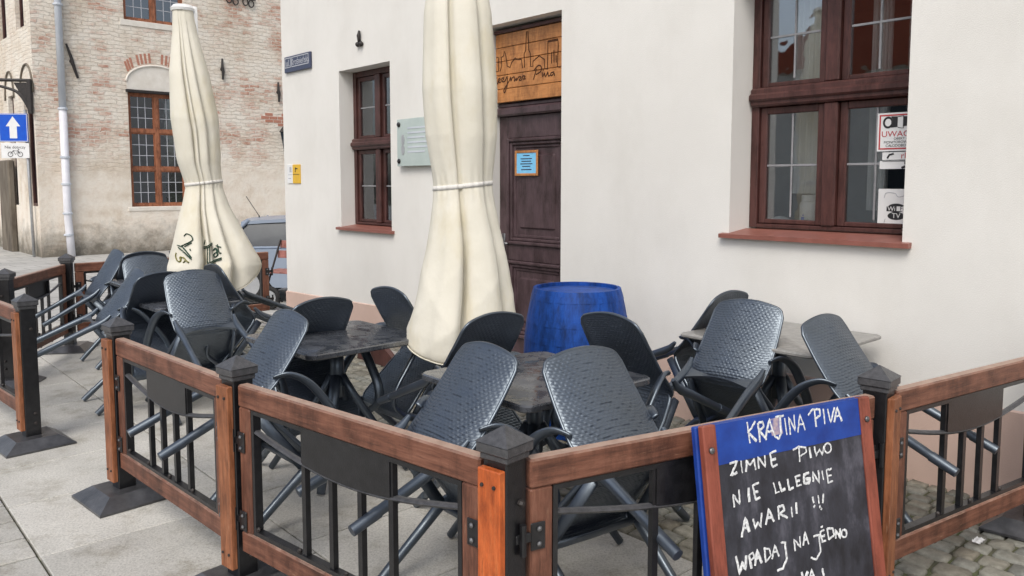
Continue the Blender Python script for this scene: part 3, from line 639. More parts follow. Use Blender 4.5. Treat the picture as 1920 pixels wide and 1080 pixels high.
# ------------------------------------------------------------------ the old brick building across the street
BX = np.array([.73, .684]); BX = BX/np.linalg.norm(BX); BN = np.array([-BX[1], BX[0]])
q = at_z(79, 483, -.3); BO = q[:2].copy(); B_ROT = math.atan2(BX[1], BX[0])
B = thing('brick_building', 'old whitewashed brick building with red leaded windows and downpipe across the street', 'building', (BO[0], BO[1], -.3), (0, 0, B_ROT))
def bfront(x, y, d=0.0):
    q = at_plane(x, y, (*(BO+BN*d), 0), (BN[0], BN[1], 0)); v = q[:2]-BO; return float(v@BX), float(q[2]+.3)
def bside(x, y):
    q = at_plane(x, y, (*BO, 0), (BX[0], BX[1], 0)); v = q[:2]-BO; return float(v@BN), float(q[2]+.3)
def sheet_with_holes(name, m, x0, x1, z0, z1, holes, depth, plane):   # plane maps (a, z, depth) to local xyz
    b = MB(); xs = sorted([x0, x1]+[h[0] for h in holes]+[h[1] for h in holes]); zs = sorted([z0, z1]+[h[2] for h in holes]+[h[3] for h in holes])
    for i in range(len(xs)-1):
        for j in range(len(zs)-1):
            cx, cz = (xs[i]+xs[i+1])/2, (zs[j]+zs[j+1])/2
            if xs[i+1]-xs[i] < 1e-6 or zs[j+1]-zs[j] < 1e-6 or any(h[0] < cx < h[1] and h[2] < cz < h[3] for h in holes): continue
            b.add([plane(xs[i], zs[j], 0), plane(xs[i+1], zs[j], 0), plane(xs[i+1], zs[j+1], 0), plane(xs[i], zs[j+1], 0)], [(0, 1, 2, 3)])
    for h in holes:
        for p, q in (((h[0], h[2]), (h[0], h[3])), ((h[1], h[3]), (h[1], h[2])), ((h[0], h[3]), (h[1], h[3])), ((h[1], h[2]), (h[0], h[2]))):
            b.add([plane(*p, 0), plane(*q, 0), plane(*q, depth), plane(*p, depth)], [(0, 1, 2, 3)])
    return b
def brick_building():
    fp = lambda a, z, d: (a, d, z); sp = lambda a, z, d: (d, a, z)
    x0, zt = bfront(239, 172); x1 = bfront(347, 172)[0]; zb = bfront(293, 387)[1]
    lw = (x0, x1, zb, zt); ux0 = bfront(232, 40)[0]; ux1 = bfront(346, 40)[0]; uzb = bfront(288, 43)[1]
    uw = (ux0, ux1, uzb, uzb+(zt-zb)); L = 13.0; T = 11.0
    arch = (x0-.02, x1+.02, zt+.02, zt+.62)
    third = (x1+3.2, x1+3.2+(x1-x0), zb, zt)
    b = sheet_with_holes('wall', 'oldbrick', 0, L, -.5, T, [lw, uw, third], .35, fp); b.build('wall', 'oldbrick', B)
    sw = []
    for (xa, xb, ya, yb) in ((5, 20, -70, 70), (38, 53, -85, 48), (16, 26, 175, 232), (45, 62, 168, 386)):
        a0 = bside(xb, 200)[0]; a1 = bside(xa, 200)[0]; c = (xa+xb)/2
        sw.append((a0, a1, bside(c, yb)[1], bside(c, ya)[1]))
    sw[2] = (sw[2][0], sw[2][1], sw[3][2], sw[3][3])
    b = sheet_with_holes('side_wall', 'oldbrick_side', 0, 16, -.5, T, sw, .3, sp); b.build('side_wall', 'oldbrick_side', B)
    r = MB(); r.add([(-.4, -.4, T), (L, -.4, T), (L, 8, T+5), (-.4, 8, T+5), (-.4, 16.4, T), (L, 16.4, T)], [(0, 1, 2, 3), (3, 2, 5, 4), (0, 3, 4)]); r.add([(L, 0, -.5), (L, 16, -.5), (L, 16, T), (L, 0, T), (0, 16, -.5), (0, 16, T)], [(0, 1, 2, 3), (1, 4, 5, 2)]); r.build('roof', 'rooftile', B)
    def win(o, rows, d0=.12):
        a, c, z0, z1 = o; W = MB(); fw = .07; rh = (z1-z0)/rows; cx = (a+c)/2
        W.box(a, a+fw, d0, d0+.1, z0, z1, .006); W.box(c-fw, c, d0, d0+.1, z0, z1, .006); W.box(cx-.055, cx+.055, d0-.01, d0+.1, z0+fw, z1-fw, .006)
        W.box(a+fw, c-fw, d0+.001, d0+.1, z0, z0+fw, .006); W.box(a+fw, c-fw, d0+.001, d0+.1, z1-fw, z1, .006)
        for k in range(1, rows): W.box(a+fw, cx-.055, d0-.006, d0+.1, z0+k*rh-.045, z0+k*rh+.045, .006); W.box(cx+.055, c-fw, d0-.006, d0+.1, z0+k*rh-.045, z0+k*rh+.045, .006)
        root = W.build('window', 'oldframe', B)
        for k in range(rows):
            lo = z0+(fw if k == 0 else k*rh+.045); hi = z0+rows*rh-fw if k == rows-1 else z0+(k+1)*rh-.045-(0)
            if k > 0: lo = z0+k*rh+.045
            for (p, q_) in ((a+fw, cx-.055), (cx+.055, c-fw)):
                s = MB(); t = .035
                s.box(p, p+t, d0+.02, d0+.06, lo, hi); s.box(q_-t, q_, d0+.02, d0+.06, lo, hi); s.box(p+t, q_-t, d0+.02, d0+.06, lo, lo+t); s.box(p+t, q_-t, d0+.02, d0+.06, hi-t, hi); s.build('sash', 'oldframe', root)
                g_ = MB(); g_.box(p+t, q_-t, d0+.045, d0+.052, lo+t, hi-t); g_.build('pane', 'darkglass', root)
                m = MB()
                for u in (1/3, 2/3): xx = p+t+(q_-p-2*t)*u; m.box(xx-.009, xx+.009, d0+.036, d0+.045, lo+t, hi-t); zz = lo+t+(hi-lo-2*t)*u; m.box(p+t, q_-t, d0+.037, d0+.044, zz-.009, zz+.009)
                m.build('lead_grid', 'lead', root)
        return root
    r1 = win(lw, 3); win(uw, 3); win(third, 3)
    dk = MB(); dk.box(.3, L-.3, .6, .7, -.3, T-.3); dk.build('dark_interior', 'room', B); dk = MB(); dk.box(.45, .55, .75, 15.5, -.3, T-.3); dk.build('dark_interior', 'room', B)
    k = MB(); k.box(lw[0]-.1, lw[1]+.1, -.02, .3, lw[2]-.12, lw[2]-.005, .01); k.build('sill', 'lime', B); k = MB(); k.box(uw[0]-.1, uw[1]+.1, -.02, .3, uw[2]-.16, uw[2]-.005, .01); k.build('sill', 'lime', B)
    # blind arch above the lower window: lime field, shadow-throwing ledge, red brick voussoirs
    cx = (x0+x1)/2; hw = (x1-x0)/2+.02; n = 24; rise = bfront(290, 124)[1]-zt-.28
    arcp = [(cx-hw*math.cos(math.pi*i/n), zt+.28+rise*math.sin(math.pi*i/n)) for i in range(n+1)]
    a_ = MB(); a_.prism(arcp+[(cx+hw, zt+.05), (cx-hw, zt+.05)], -.004, .02); a_.build('blind_arch', 'lime', B)
    a_ = MB(); a_.tube([(p, -.01, z) for p, z in arcp], .03, 6); a_.build('arch_moulding', 'lime', B, smooth=True)
    a_ = MB(); a_.box(cx-hw-.03, cx+hw+.03, -.06, .12, zt-.005, zt+.07, .01); a_.build('ledge', 'iron', B)
    v_ = MB()
    for i in range(3, n-2):
        if random.random() < .35: continue
        an = math.pi*(i+.5)/n; p = (cx-(hw+.02)*math.cos(an), zt+.28+(rise+.02)*math.sin(an)); dx, dz = -math.cos(an)*.35, 1
        le = math.hypot(dx, dz); dx, dz = dx/le*.27, dz/le*.27; px_, pz_ = -dz/.27*.03, dx/.27*.03
        v_.prism([(p[0]-px_, p[1]+.05-pz_), (p[0]+px_, p[1]+.05+pz_), (p[0]+px_+dx, p[1]+.05+pz_+dz), (p[0]-px_+dx, p[1]+.05-pz_+dz)], -.006, .02)
    v_.build('voussoirs', 'redbrick', B)
    # bare red bricks near the cream house
    v_ = MB(); ox, oz = bfront(490, 235); 
    for r_ in range(5):
        for c_ in range(5):
            if (r_ in (0, 4) and c_ in (0, 1)) or random.random() < .1: continue
            xx = ox+c_*.27+(r_ % 2)*.13; zz = oz+r_*.1; v_.box(xx, xx+.25, -.008, .02, zz, zz+.085, .004)
    v_.build('bare_bricks', 'redbrick', B)
    for o in sw:
        b = MB(); a, c, z0, z1 = o; t = .08
        b.box(.1, .2, a, a+t, z0, z1); b.box(.1, .2, c-t, c, z0, z1); b.box(.101, .2, a+t, c-t, z0, z0+t); b.box(.101, .2, a+t, c-t, z1-t, z1); b.box(.1, .2, (a+c)/2-.05, (a+c)/2+.05, z0+t, z1-t); root = b.build('window', 'winframe', B)
        g_ = MB(); g_.box(.14, .15, a+t, c-t, z0+t, z1-t); g_.build('pane', 'darkglass', root)
    for o in sw[2:]:
        a, c = o[0]-.15, o[1]+.25; z = o[3]; b = MB(); n = 14
        b.tube([(-.015, (a+c)/2-(c-a)/2*math.cos(math.pi*i/n), z-.1+.75*math.sin(math.pi*i/n)) for i in range(n+1)], .03, 6); b.build('arch_moulding', 'stained', B, smooth=True)
    a0, z0 = bside(35, 460); a1 = bside(17, 460)[0]; b = MB(); b.box(-.16, 0, a0, a1, -.1, bside(25, 300)[1], .03); b.build('pilaster', 'stained', B)
    # downpipe
    xs, zs = bfront(130, 478); xt, zt_ = bfront(117, 0)
    b = MB(); b.tube([(xs-.1, -.12, zs+3.5+.05), (xs-.1, -.12, T-.1)], .085, 14); zj = bfront(122, 205)[1]; b = MB(); b.tube([(xs-.02, -.12, zj), (xs-.02, -.12, T-.1)], .085, 14); dp = b.build('downpipe', 'zinc', B, smooth=True)
    b = MB(); b.tube([(xs-.02, -.12, zj), (xs-.02, -.12, 1.0), (xs, -.12, .6), (xs+.02, -.15, .0)], .095, 14); b.build('lower_pipe', 'whitepipe', dp, smooth=True)
    b = MB()
    for y in (12, 205, 295, 345, 400, 440): z = bfront(123, y)[1]; b = MB(); b.lathe([(.1, -.03), (.12, -.02), (.12, .02), (.1, .03)], 14, (xs-.02, -.12, z)); b.build('collar', 'zinc', dp)
brick_building()
def on_brick(name, label, cat, x, y, d=0): s, z = bfront(x, y); v = BO+BX*s+BN*d; return thing(name, label, cat, (v[0], v[1], z-.3), (0, 0, B_ROT))
for (x, y, h, tilt, lab) in ((134, 115, .85, .28, 'black iron wall anchor slanting right beside the downpipe'), (416, 130, .6, 0, 'thin iron wall anchor high on the brick wall right of the far parasol'), (521, 173, .6, 0.02, 'rusty iron wall anchor next to the cream house corner')):
    t = on_brick('wall_anchor', lab, 'wall anchor', x, y); t['group'] = 'iron wall anchors on the brick building'
    b = MB(); b.tube([(-tilt*h/2, -.05, h/2), (-.01, -.06, .06), (.01, -.06, -.06), (tilt*h/2, -.05, -h/2)], [.025, .04, .045, .028], 6); b.build('bar', 'iron', t); b = MB(); b.lathe([(.055, 0), (.05, .05), (.02, .07)], 10); m = b.v[0]; b.v[0] = np.stack([m[:, 0], -m[:, 2], m[:, 1]], 1); b.build('boss', 'iron', t)
def wall_lantern():
    t = on_brick('wall_lantern', 'black lantern on the brick wall, half hidden by the cream house', 'lantern', 527, 262)
    b = MB(); b.lathe([(.06, -.32), (.16, .2), (.17, .22)], 6, (0, -.28, 0)); b.build('glass_body', 'carglass', t); b = MB(); b.lathe([(.2, .22), (.1, .36), (.02, .42)], 6, (0, -.28, 0)); b.tube([(0, 0, .3), (0, -.2, .4), (0, -.28, .4)], .02, 6); b.lathe([(.07, -.36), (.07, -.32)], 6, (0, -.28, 0)); b.build('iron_frame', 'iron', t)
wall_lantern()
def ring_ornament():
    t = on_brick('iron_lettering', 'dark iron scroll ornament at the top of the brick wall', 'ornament', 448, 1); b = MB()
    for k, c in enumerate((-.32, -.12, .18, .36)):
        a = np.linspace(0, 2*np.pi, 14); b.tube(np.stack([c+.08*np.cos(a), np.full(14, -.04), -.02+.10*np.sin(a)-.03*(k % 2)], 1), .018, 5)
    b.tube([(-.5, -.04, .08), (.5, -.04, .06)], .02, 5); b.build('scroll', 'iron', t)
ring_ornament()
def iron_bracket():
    s, z = bfront(79, 170); v = BO; q = at_plane(60, 172, (*BO, 0), (0, 1, 0))
    t = thing('iron_bracket', 'black wrought iron sign bracket sticking out from the corner of the brick building', 'bracket', (BO[0]-.03, BO[1]-.06, q[2]))
    b = MB(); b.box(-.08, .02, -.05, .05, -.55, .3, .01); b.build('wall_bar', 'iron', t)
    b = MB(); b.tube([(0, 0, .27), (-1.9, -.1, .30)], .045, 6); b.build('arm', 'iron', t)
    b = MB(); b.tube(smooth_poly([(-.05, 0, -.45), (-.25, -.01, -.1), (-.5, -.02, .06), (-1.2, -.06, .22), (-1.8, -.1, .28)], 5), .04, 6); b.build('brace', 'iron', t)
    b = MB(); b.prism([(-.08, -.4), (-.08, .22), (-.42, .22), (-.30, .0)], -.015, .015); b.build('gusset', 'iron', t)
iron_bracket()
def traffic_sign():
    q = at_z(62, 482, -.3); Y = q[1]
    t = thing('one_way_sign', 'blue one-way sign with white arrow above a white plate on a grey pole', 'road sign', (q[0], Y, -.3), (0, 0, .06))
    sc = Y/F; cx = (36-59)*sc; zc = HC+.3+(343-241)*sc; hw = 26*sc
    b = MB(); b.tube([(0, .06, 0), (-.04, .06, zc+hw+.1)], .035, 10); b.build('pole', 'greymetal', t, smooth=True)
    b = MB(); b.box(cx-hw, cx+hw, -.015, .01, zc-hw, zc+hw, .006); b.build('blue_plate', 'signblue', t)
    b = MB(); e = .03; k = hw-.012
    b.prism([(cx-.09*1, zc-.75*hw), (cx+.09, zc-.75*hw), (cx+.09, zc+.1*hw), (cx+.5*hw, zc+.1*hw), (cx, zc+.8*hw), (cx-.5*hw, zc+.1*hw), (cx-.09, zc+.1*hw)], -.019, -.0155); b.build('arrow', 'paper', t)
    b = MB()
    for (p, q_, r, s_) in ((cx-hw+.01, cx+hw-.01, zc+hw-.022, zc+hw-.01), (cx-hw+.01, cx+hw-.01, zc-hw+.01, zc-hw+.022)): b.box(p, q_, -.018, -.0152, r, s_)
    for (p, q_) in ((cx-hw+.01, cx-hw+.022), (cx+hw-.022, cx+hw-.01)): b.box(p, q_, -.018, -.0152, zc-hw+.022, zc+hw-.022)
    b.build('white_border', 'paper', t)
    z2 = zc-hw-.03; h2 = 28*sc; x0 = cx-hw+.03; x1 = cx+hw+.01
    b = MB(); b.box(x0, x1, -.013, .01, z2-h2, z2, .005); b.build('white_plate', 'paper', t)
    text('lettering', 'Nie dotyczy', 'ink', t, ((x0+x1)/2, -.0145, z2-.28*h2), .105)
    b = MB(); xm = (x0+x1)/2
    for dx in (-.12, .12): a = np.linspace(0, 2*np.pi, 16); b.tube(np.stack([xm+dx+.06*np.cos(a), np.full(16, -.015), z2-.74*h2+.06*np.sin(a)], 1), .008, 4)
    b.tube([(xm-.12, -.015, z2-.74*h2), (xm-.05, -.015, z2-.5*h2), (xm+.08, -.015, z2-.52*h2), (xm, -.015, z2-.76*h2), (xm-.05, -.015, z2-.5*h2)], .008, 4); b.tube([(xm+.12, -.015, z2-.74*h2), (xm+.06, -.015, z2-.46*h2), (xm+.1, -.015, z2-.42*h2)], .008, 4); b.build('bicycle_symbol', 'ink', t)
traffic_sign()
# house on the other side of the street, which the panes mirror
def mirror_house():
    t = thing('neighbour_house', 'pale house with red tiled roof across the street, mirrored in the large window', 'house', (-15, -1.5, 0), (0, 0, R(8)))
    b = MB(); b.box(-6, 0, -3.5, 3.5, -.3, 4.6); b.build('wall', 'plaster', t)
    r = MB(); r.add([(.3, -3.8, 4.5), (-6.3, -3.8, 4.5), (-6.3, 3.8, 4.5), (.3, 3.8, 4.5), (.3, 0, 7.9), (-6.3, 0, 7.9)], [(0, 1, 5, 4), (2, 3, 4, 5), (1, 2, 5), (3, 0, 4)]); r.build('roof', 'rooftile', t)
    c = MB(); c.box(-3, -2.3, 1, 1.7, 5.5, 8.6, .02); c.build('chimney', 'redbrick', t)
    for y in (-2, 0, 2):
        for z in (1, 3): b = MB(); b.box(0, .05, y-.45, y+.45, z, z+1.2, .02); b.build('window', 'carglass', t)
mirror_house()

# ------------------------------------------------------------------ car and slatted chair behind the house corner
def car():
    e = np.array([1.0, .06]); c = np.array([-3.2, 13.35]); t = thing('parked_car', 'pale blue car parked behind the cream house corner', 'car', (c[0], c[1], -.3), (0, 0, math.atan2(e[1], e[0])))
    L = 2.0
    lower = [(-1.62, .25), (-1.66, .55), (-1.6, .80), (-1.3, .87), (1.2, .90), (1.85, .82), (1.95, .55), (1.92, .25)]
    def loft(prof, hw, inset, name, m, parent=t):
        b = MB(); k = len(prof); ys = [-hw, -hw+inset, hw-inset, hw]; V = []
        cz = .55
        for y, sc in zip(ys, (.97, 1, 1, .97)): V += [(x*sc, y, cz+(z-cz)*sc) for x, z in prof]
        f = [tuple(range(k))[::-1], tuple(3*k+i for i in range(k))]+[(j*k+i, j*k+(i+1) % k, (j+1)*k+(i+1) % k, (j+1)*k+i) for j in range(3) for i in range(k)]
        b.add(V, f); return b.build(name, m, parent, auto=35)
    body = loft(lower, .84, .1, 'body', 'carpaint')
    gh = [(-1.45, .87), (-1.0, 1.30), (.6, 1.32), (1.45, .90)]; b = MB(); V = []
    for y, top in ((-.78, -.62), (.78, .62)): V += [(x, y if z < 1 else top, z) for x, z in gh]
    b.add(V, [(0, 1, 2, 3), (7, 6, 5, 4), (0, 4, 5, 1), (1, 5, 6, 2), (2, 6, 7, 3), (3, 7, 4, 0)]); b.build('windows', 'carglass', t)
    b = MB(); n = 12; X = np.linspace(-1.12, .72, n); Yv = np.linspace(-.66, .66, 9); gx, gy = np.meshgrid(X, Yv); zz = 1.375-.05*(gx+.2)**2-.10*gy**2; b.grid(np.stack([gx, gy, zz], -1)); b.grid(np.stack([gx, gy, zz-.05], -1)); 
    for yy in (-.66, .66): b.grid(np.stack([np.stack([X, np.full(n, yy), 1.375-.05*(X+.2)**2-.0436-q_], 1) for q_ in (0, .05)]))
    b.build('roof', 'carpaint', t, smooth=True)
    b = MB()
    for y in (-1, 1): 
        for (x0, x1) in ((-1.45, -1.0), (1.45, .62)): b.tube([(x0, y*.79, .88), (x1, y*.64, 1.32)], .035, 6)
        b.tube([(-.25, y*.79, .9), (-.25, y*.645, 1.32)], .035, 6); b.tube([(-1.45, y*.80, .885), (1.55, y*.80, .91)], .02, 6)
    b.build('pillars', 'carpaint', t, smooth=True)
    b = MB(); b.lathe([(.01, 0), (.012, .03)], 8, (-.95, -.2, 1.34)); b.tube([(-.95, -.2, 1.36), (-1.15, -.2, 1.68)], .006, 5); b.build('antenna', 'rubber', t)
    for x in (-1.0, 1.25):
        for y in (-.78, .78):
            b = MB(); b.lathe([(.2, -.1), (.3, -.1), (.315, -.06), (.315, .06), (.3, .1), (.2, .1)], 24); m = b.v[0]; b.v[0] = np.stack([m[:, 0]+x, m[:, 2]+y, m[:, 1]+.315], 1); wh = b.build('wheel', 'rubber', t, auto=40)
            b = MB(); b.lathe([(.05, -.105), (.2, -.104), (.2, .104), (.05, .105)], 20); m = b.v[0]; b.v[0] = np.stack([m[:, 0]+x, m[:, 2]+y, m[:, 1]+.315], 1); b.build('rim', 'greymetal', wh, auto=40)
    for y in (-.62, .62): b = MB(); b.box(-1.69, -1.6, y-.13, y+.13, .62, .73, .03); b.build('tail_light', 'red_ink', t)
car()
def slat_chair():
    q = (-2.98, 10.45); t = thing('slatted_chair', 'folding chair with reddish slats and black frame by the house corner', 'chair', (q[0], q[1], 0), (0, 0, R(160)))
    for x in (-.22, .22):
        b = MB(); b.tube([(x, .22, 0), (x, .0, .42), (x, -.22, .84)], .014, 6); b.build('frame', 'iron', t); b = MB(); b.tube([(x, -.22, 0), (x, .22, .44)], .014, 6); b.build('leg', 'iron', t)
    b = MB()
    for k in range(4): b.box(-.24, .24, -.2+k*.105, -.11+k*.105, .435, .455, .004)
    b.build('seat', 'pinkslat', t)
    b = MB()
    for z in (.60, .73): b.box(-.24, .24, -.215-(z-.66)*.45, -.195-(z-.66)*.45, z, z+.10, .004)
    b.build('backrest', 'pinkslat', t)
    t = thing('dark_tyre', 'black scooter wheel with pale rim beneath the slatted chair', 'wheel', (-3.06, 10.05, .0), (0, 0, R(-20)))
    b = MB(); a = np.linspace(0, 2*np.pi, 25); b.tube(np.stack([.12*np.cos(a), 0*a, .15+.12*np.sin(a)], 1), .03, 8, cap=False); b.build('tyre', 'rubber', t, smooth=True)
    b = MB(); b.lathe([(.04, -.03), (.095, -.028), (.095, .028), (.04, .03)], 18); m = b.v[0]; b.v[0] = np.stack([m[:, 0], m[:, 2], m[:, 1]+.15], 1); b.build('rim', 'greymetal', t)
slat_chair()

# ------------------------------------------------------------------ fence
POSTS = {}
def fence_post(key, x, y, ang, label, strip='wood_dull', group='fence posts of the terrace'):
    t = thing('fence_post', label, 'fence post', (x, y, 0), (0, 0, ang), group); POSTS[key] = (x, y, ang)
    b = MB()                                              # local -y is the outer side
    b.box(-.043, .043, -.043, .043, .05, .865, .004); b.build('tube', 'black', t)
    b = MB(); b.box(-.058, .058, -.058, .058, .862, .893, .004); b.box(-.05, .05, -.05, .05, .842, .863, .004)
    b.add([(-.06, -.06, .892), (.06, -.06, .892), (.06, .06, .892), (-.06, .06, .892), (0, 0, .935)], [(0,1,4), (1,2,4), (2,3,4), (3,0,4), (3,2,1,0)]); b.build('cap', 'cap', t)
    b = MB(); A, C = .19, .115
    b.add([(-A, -A, .0), (A, -A, .0), (A, A, .0), (-A, A, .0), (-A, -A, .012), (A, -A, .012), (A, A, .012), (-A, A, .012), (-C, -C, .062), (C, -C, .062), (C, C, .062), (-C, C, .062)],
          [(0,1,5,4), (1,2,6,5), (2,3,7,6), (3,0,4,7), (4,5,9,8), (5,6,10,9), (6,7,11,10), (7,4,8,11), (8,9,10,11), (3,2,1,0)]); b.build('base_plate', 'baseplate', t)
    if strip:
        b = MB(); b.box(-.041, .041, -.069, -.0435, .10, .825, .003); w_ = b.build('wood_strip', strip, t)
        b = MB()
        for z in (.16, .78):
            for xx in (-.022, .022): b.lathe([(.006, 0), (.005, .005)], 8); m = b.v[-1]; b.v[-1] = np.stack([m[:, 0]+xx, -.069-m[:, 2], m[:, 1]+z], 1)
        b.build('screws', 'iron', w_)
    for z in (.14, .2, .72):
        for sx in (-1, 1): b = MB(); b.lathe([(.010, 0), (.010, .008), (.006, .016)], 6); m = b.v[-1]; b.v[-1] = np.stack([sx*(.043+m[:, 2]), m[:, 0]+.012, m[:, 1]+z], 1); b.build('bolt', 'iron', t)
    return t
aA = math.atan2(2.16-3.06, -.02+1.07)
aB = math.atan2(2.89-2.16, 1.35+.02)
pts = dict(P0=(-2.95, 4.80), P1=(-1.98, 3.97), P2=(-1.07, 3.06), P3=(-.02, 2.16), P4=(1.35, 2.89), P5=(2.43, 3.59), PL=(-4.15, 5.95), PB=(-3.98, 6.24), PF=(-4.24, 7.58), PM=(-3.48, 8.27), PE=(-2.74, 8.92))
fence_post('P0', *pts['P0'], R(-43), 'black capped fence post left of the entrance gap')
fence_post('P1', *pts['P1'], R(-43), 'black capped fence post right of the entrance gap, its whole base plate in view')
fence_post('P2', *pts['P2'], aA, 'fence post between the two brown panels facing the pavement')
fence_post('P3', *pts['P3'], aA, 'nearest corner fence post with bright orange strip beside the chalkboard panel', 'wood_o')
fence_post('P4', *pts['P4'], R(47), 'fence post right behind the chalkboard sign')
fence_post('P5', *pts['P5'], R(47), 'last fence post at the right picture edge, dark base plate on the cobbles')
fence_post('PB', *pts['PB'], R(100), 'fence post cut off by the left picture edge', False)
fence_post('PF', *pts['PF'], R(100), 'far corner fence post in front of the white downpipe', False)
fence_post('PM', *pts['PM'], R(42), 'far fence post hidden behind the farther parasol', False)
def fence_panel(p, q, label, g0=.062, g1=.062, group='wood framed fence panels', flip=1):
    p, q = np.array(p), np.array(q); d = q-p; Lt = np.linalg.norm(d); e = d/Lt; ang = math.atan2(e[1], e[0])
    a, c = g0, Lt-g1; t = thing('slatted_fence', label, 'fence', (p[0], p[1], 0), (0, 0, ang), group)
    z0, z1 = .175, .835; sw = .075; rh = .085; th = .021; of = -.014      # set a little towards the outer side
    y0, y1 = of-th, of+th
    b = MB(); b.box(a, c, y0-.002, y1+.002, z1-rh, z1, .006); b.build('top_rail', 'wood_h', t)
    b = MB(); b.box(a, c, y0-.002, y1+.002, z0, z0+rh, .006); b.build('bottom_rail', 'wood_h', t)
    for x in (a, c-sw): b = MB(); b.box(x+.001, x+sw-.001, y0, y1, z0+rh+.001, z1-rh-.001, .005); b.build('stile', 'wood_v', t)
    ia, ic, iz0, iz1 = a+sw+.002, c-sw-.002, z0+rh+.002, z1-rh-.002; f = .016
    b = MB(); b.box(ia, ia+f, of-.016, of+.016, iz0, iz1); b.box(ic-f, ic, of-.016, of+.016, iz0, iz1); b.box(ia+f, ic-f, of-.0155, of+.0155, iz0, iz0+f); b.box(ia+f, ic-f, of-.0155, of+.0155, iz1-f, iz1); b.build('metal_frame', 'black', t)
    za, sag = iz1-.085, .068
    arc = lambda u: za-sag*math.sin(math.pi*u)**1.0
    b = MB(); n = 24; U = np.linspace(0, 1, n)
    b.tube([(ia+f+(ic-ia-2*f)*u, of, arc(u)) for u in U], .0115, 6, flat=(1.3, .8)); b.build('arc_bar', 'cap', t, auto=50)
    for k, u in enumerate((.285, .43, .575, .72)):
        x = ia+f+(ic-ia-2*f)*u; top = iz1-f if k in (0, 3) else arc(u)-.006
        b = MB(); b.box(x-.011, x+.011, of-.0105, of+.0105, iz0+f, top); b.build('bar', 'black', t)
    us = np.linspace(.285, .72, 13); xs = ia+f+(ic-ia-2*f)*us; poly = [(x, arc(u)+.004) for x, u in zip(xs, us)]+[(xs[-1], iz1-f), (xs[0], iz1-f)]
    b = MB(); b.prism(poly, of-.0145, of-.0115); b.build('sign_plate', 'black', t)
    for (x, sx) in ((a, -1), (c, 1)):
        for z in (z0+.13, z1-.22):
            b = MB(); xi = x-sx*.045; b.box(min(xi, x+sx*.002), max(xi, x+sx*.002), y0-.008, y0-.0025, z-.04, z+.04, .003); b.box(min(x, x+sx*.05), max(x, x+sx*.05), y0-.007, y0+.006, z-.014, z+.014, .003)
            b.tube([(x+sx*.03, y0-.012, z-.045), (x+sx*.03, y0-.012, z+.045)], .010, 8)
            h = b.build('hinge', 'black', t)
            for dz in (-.022, .022): b = MB(); b.lathe([(.008, 0), (.008, .004), (.003, .008)], 8); m = b.v[-1]; b.v[-1] = np.stack([m[:, 0]+x-sx*.024, y0-.008-m[:, 2], m[:, 1]+z+dz], 1); b.build('bolt', 'bolt', h)
    b = MB()
    for x in np.linspace(ia+.02, ic-.02, 5): b.lathe([(.007, 0), (.009, .012), (.003, .018)], 6, (x, of-.008, iz0+f-.001)); b.lathe([(.003, -.015), (.009, -.01), (.009, .0)], 6, (x, of, z0))
    b.build('frame_bolts', 'iron', t)
    return t
fence_panel(pts['PL'], pts['P0'], 'brown fence panel at the left edge, running up to the post left of the gap')
fence_panel(pts['P1'], pts['P2'], 'brown fence panel between the post with the full base plate and the middle post')
fence_panel(pts['P2'], pts['P3'], 'brown fence panel in front of the blue-sheened chairs, ending at the bright orange corner post')
fence_panel(pts['P3'], pts['P4'], 'brown fence panel with the chalkboard sign leaning against it')
fence_panel(pts['P4'], pts['P5'], 'brown fence panel to the right of the chalkboard, by the cream wall')
fence_panel(pts['PF'], pts['PB'], 'far fence panel at the left edge beneath the road sign')
fence_panel(pts['PF'], pts['PM'], 'far fence panel under the white downpipe, behind the leaning chairs')
fence_panel(pts['PM'], pts['PE'], g1=0.0, label='far fence panel between the farther parasol and the slatted chair')

# ------------------------------------------------------------------ chairs
def weave(u, v, pu=.023, pv=.0140, amp=.0038):
    row = np.floor(v/pv); fr = v/pv-row; fc = (u/pu+.5*(row % 2)) % 1.0
    return amp*np.abs(np.sin(np.pi*fr))**.45*(.35+.65*np.abs(np.sin(np.pi*fc))**.45)
def shell(name, pos, nr, nc, thick, parent, woven=True):
    """pos(a in -1..1, b in 0..1) -> point; builds a two-sided sheet with a woven relief"""
    a = np.linspace(-1, 1, nc); b_ = np.linspace(0, 1, nr); A, Bv = np.meshgrid(a, b_); P = pos(A, Bv)
    dv = np.gradient(P, axis=0); du = np.gradient(P, axis=1); nrm = np.cross(du, dv); nrm /= np.linalg.norm(nrm, axis=2)[..., None]+1e-9
    su = np.concatenate([np.zeros((nr, 1)), np.cumsum(np.linalg.norm(np.diff(P, axis=1), axis=2), 1)], 1); su -= su[:, nc//2:nc//2+1]
    sv = np.concatenate([np.zeros((1, nc)), np.cumsum(np.linalg.norm(np.diff(P, axis=0), axis=2), 0)], 0)
    h = weave(su, sv) if woven else 0*su
    edge = np.clip(np.minimum(np.minimum(1-np.abs(A), Bv*1.6), (1-Bv)*1.6)/.07, 0, 1); h = h*edge
    F_ = P+nrm*(thick/2+h)[..., None]; K = P-nrm*(thick/2+h)[..., None]
    m = MB(); m.grid(F_); m.grid(K)
    ring = [(0, i) for i in range(nc)]+[(i, nc-1) for i in range(1, nr)]+[(nr-1, i) for i in range(nc-2, -1, -1)]+[(i, 0) for i in range(nr-2, 0, -1)]
    n0 = nr*nc; k = len(ring)
    m.f += [(ring[i][0]*nc+ring[i][1], ring[(i+1) % k][0]*nc+ring[(i+1) % k][1], n0+ring[(i+1) % k][0]*nc+ring[(i+1) % k][1], n0+ring[i][0]*nc+ring[i][1]) for i in range(k)]
    o = m.build(name, 'resin', parent, auto=60)
    edgepts = np.array([P[i] for i in ring]); return o, P, edgepts
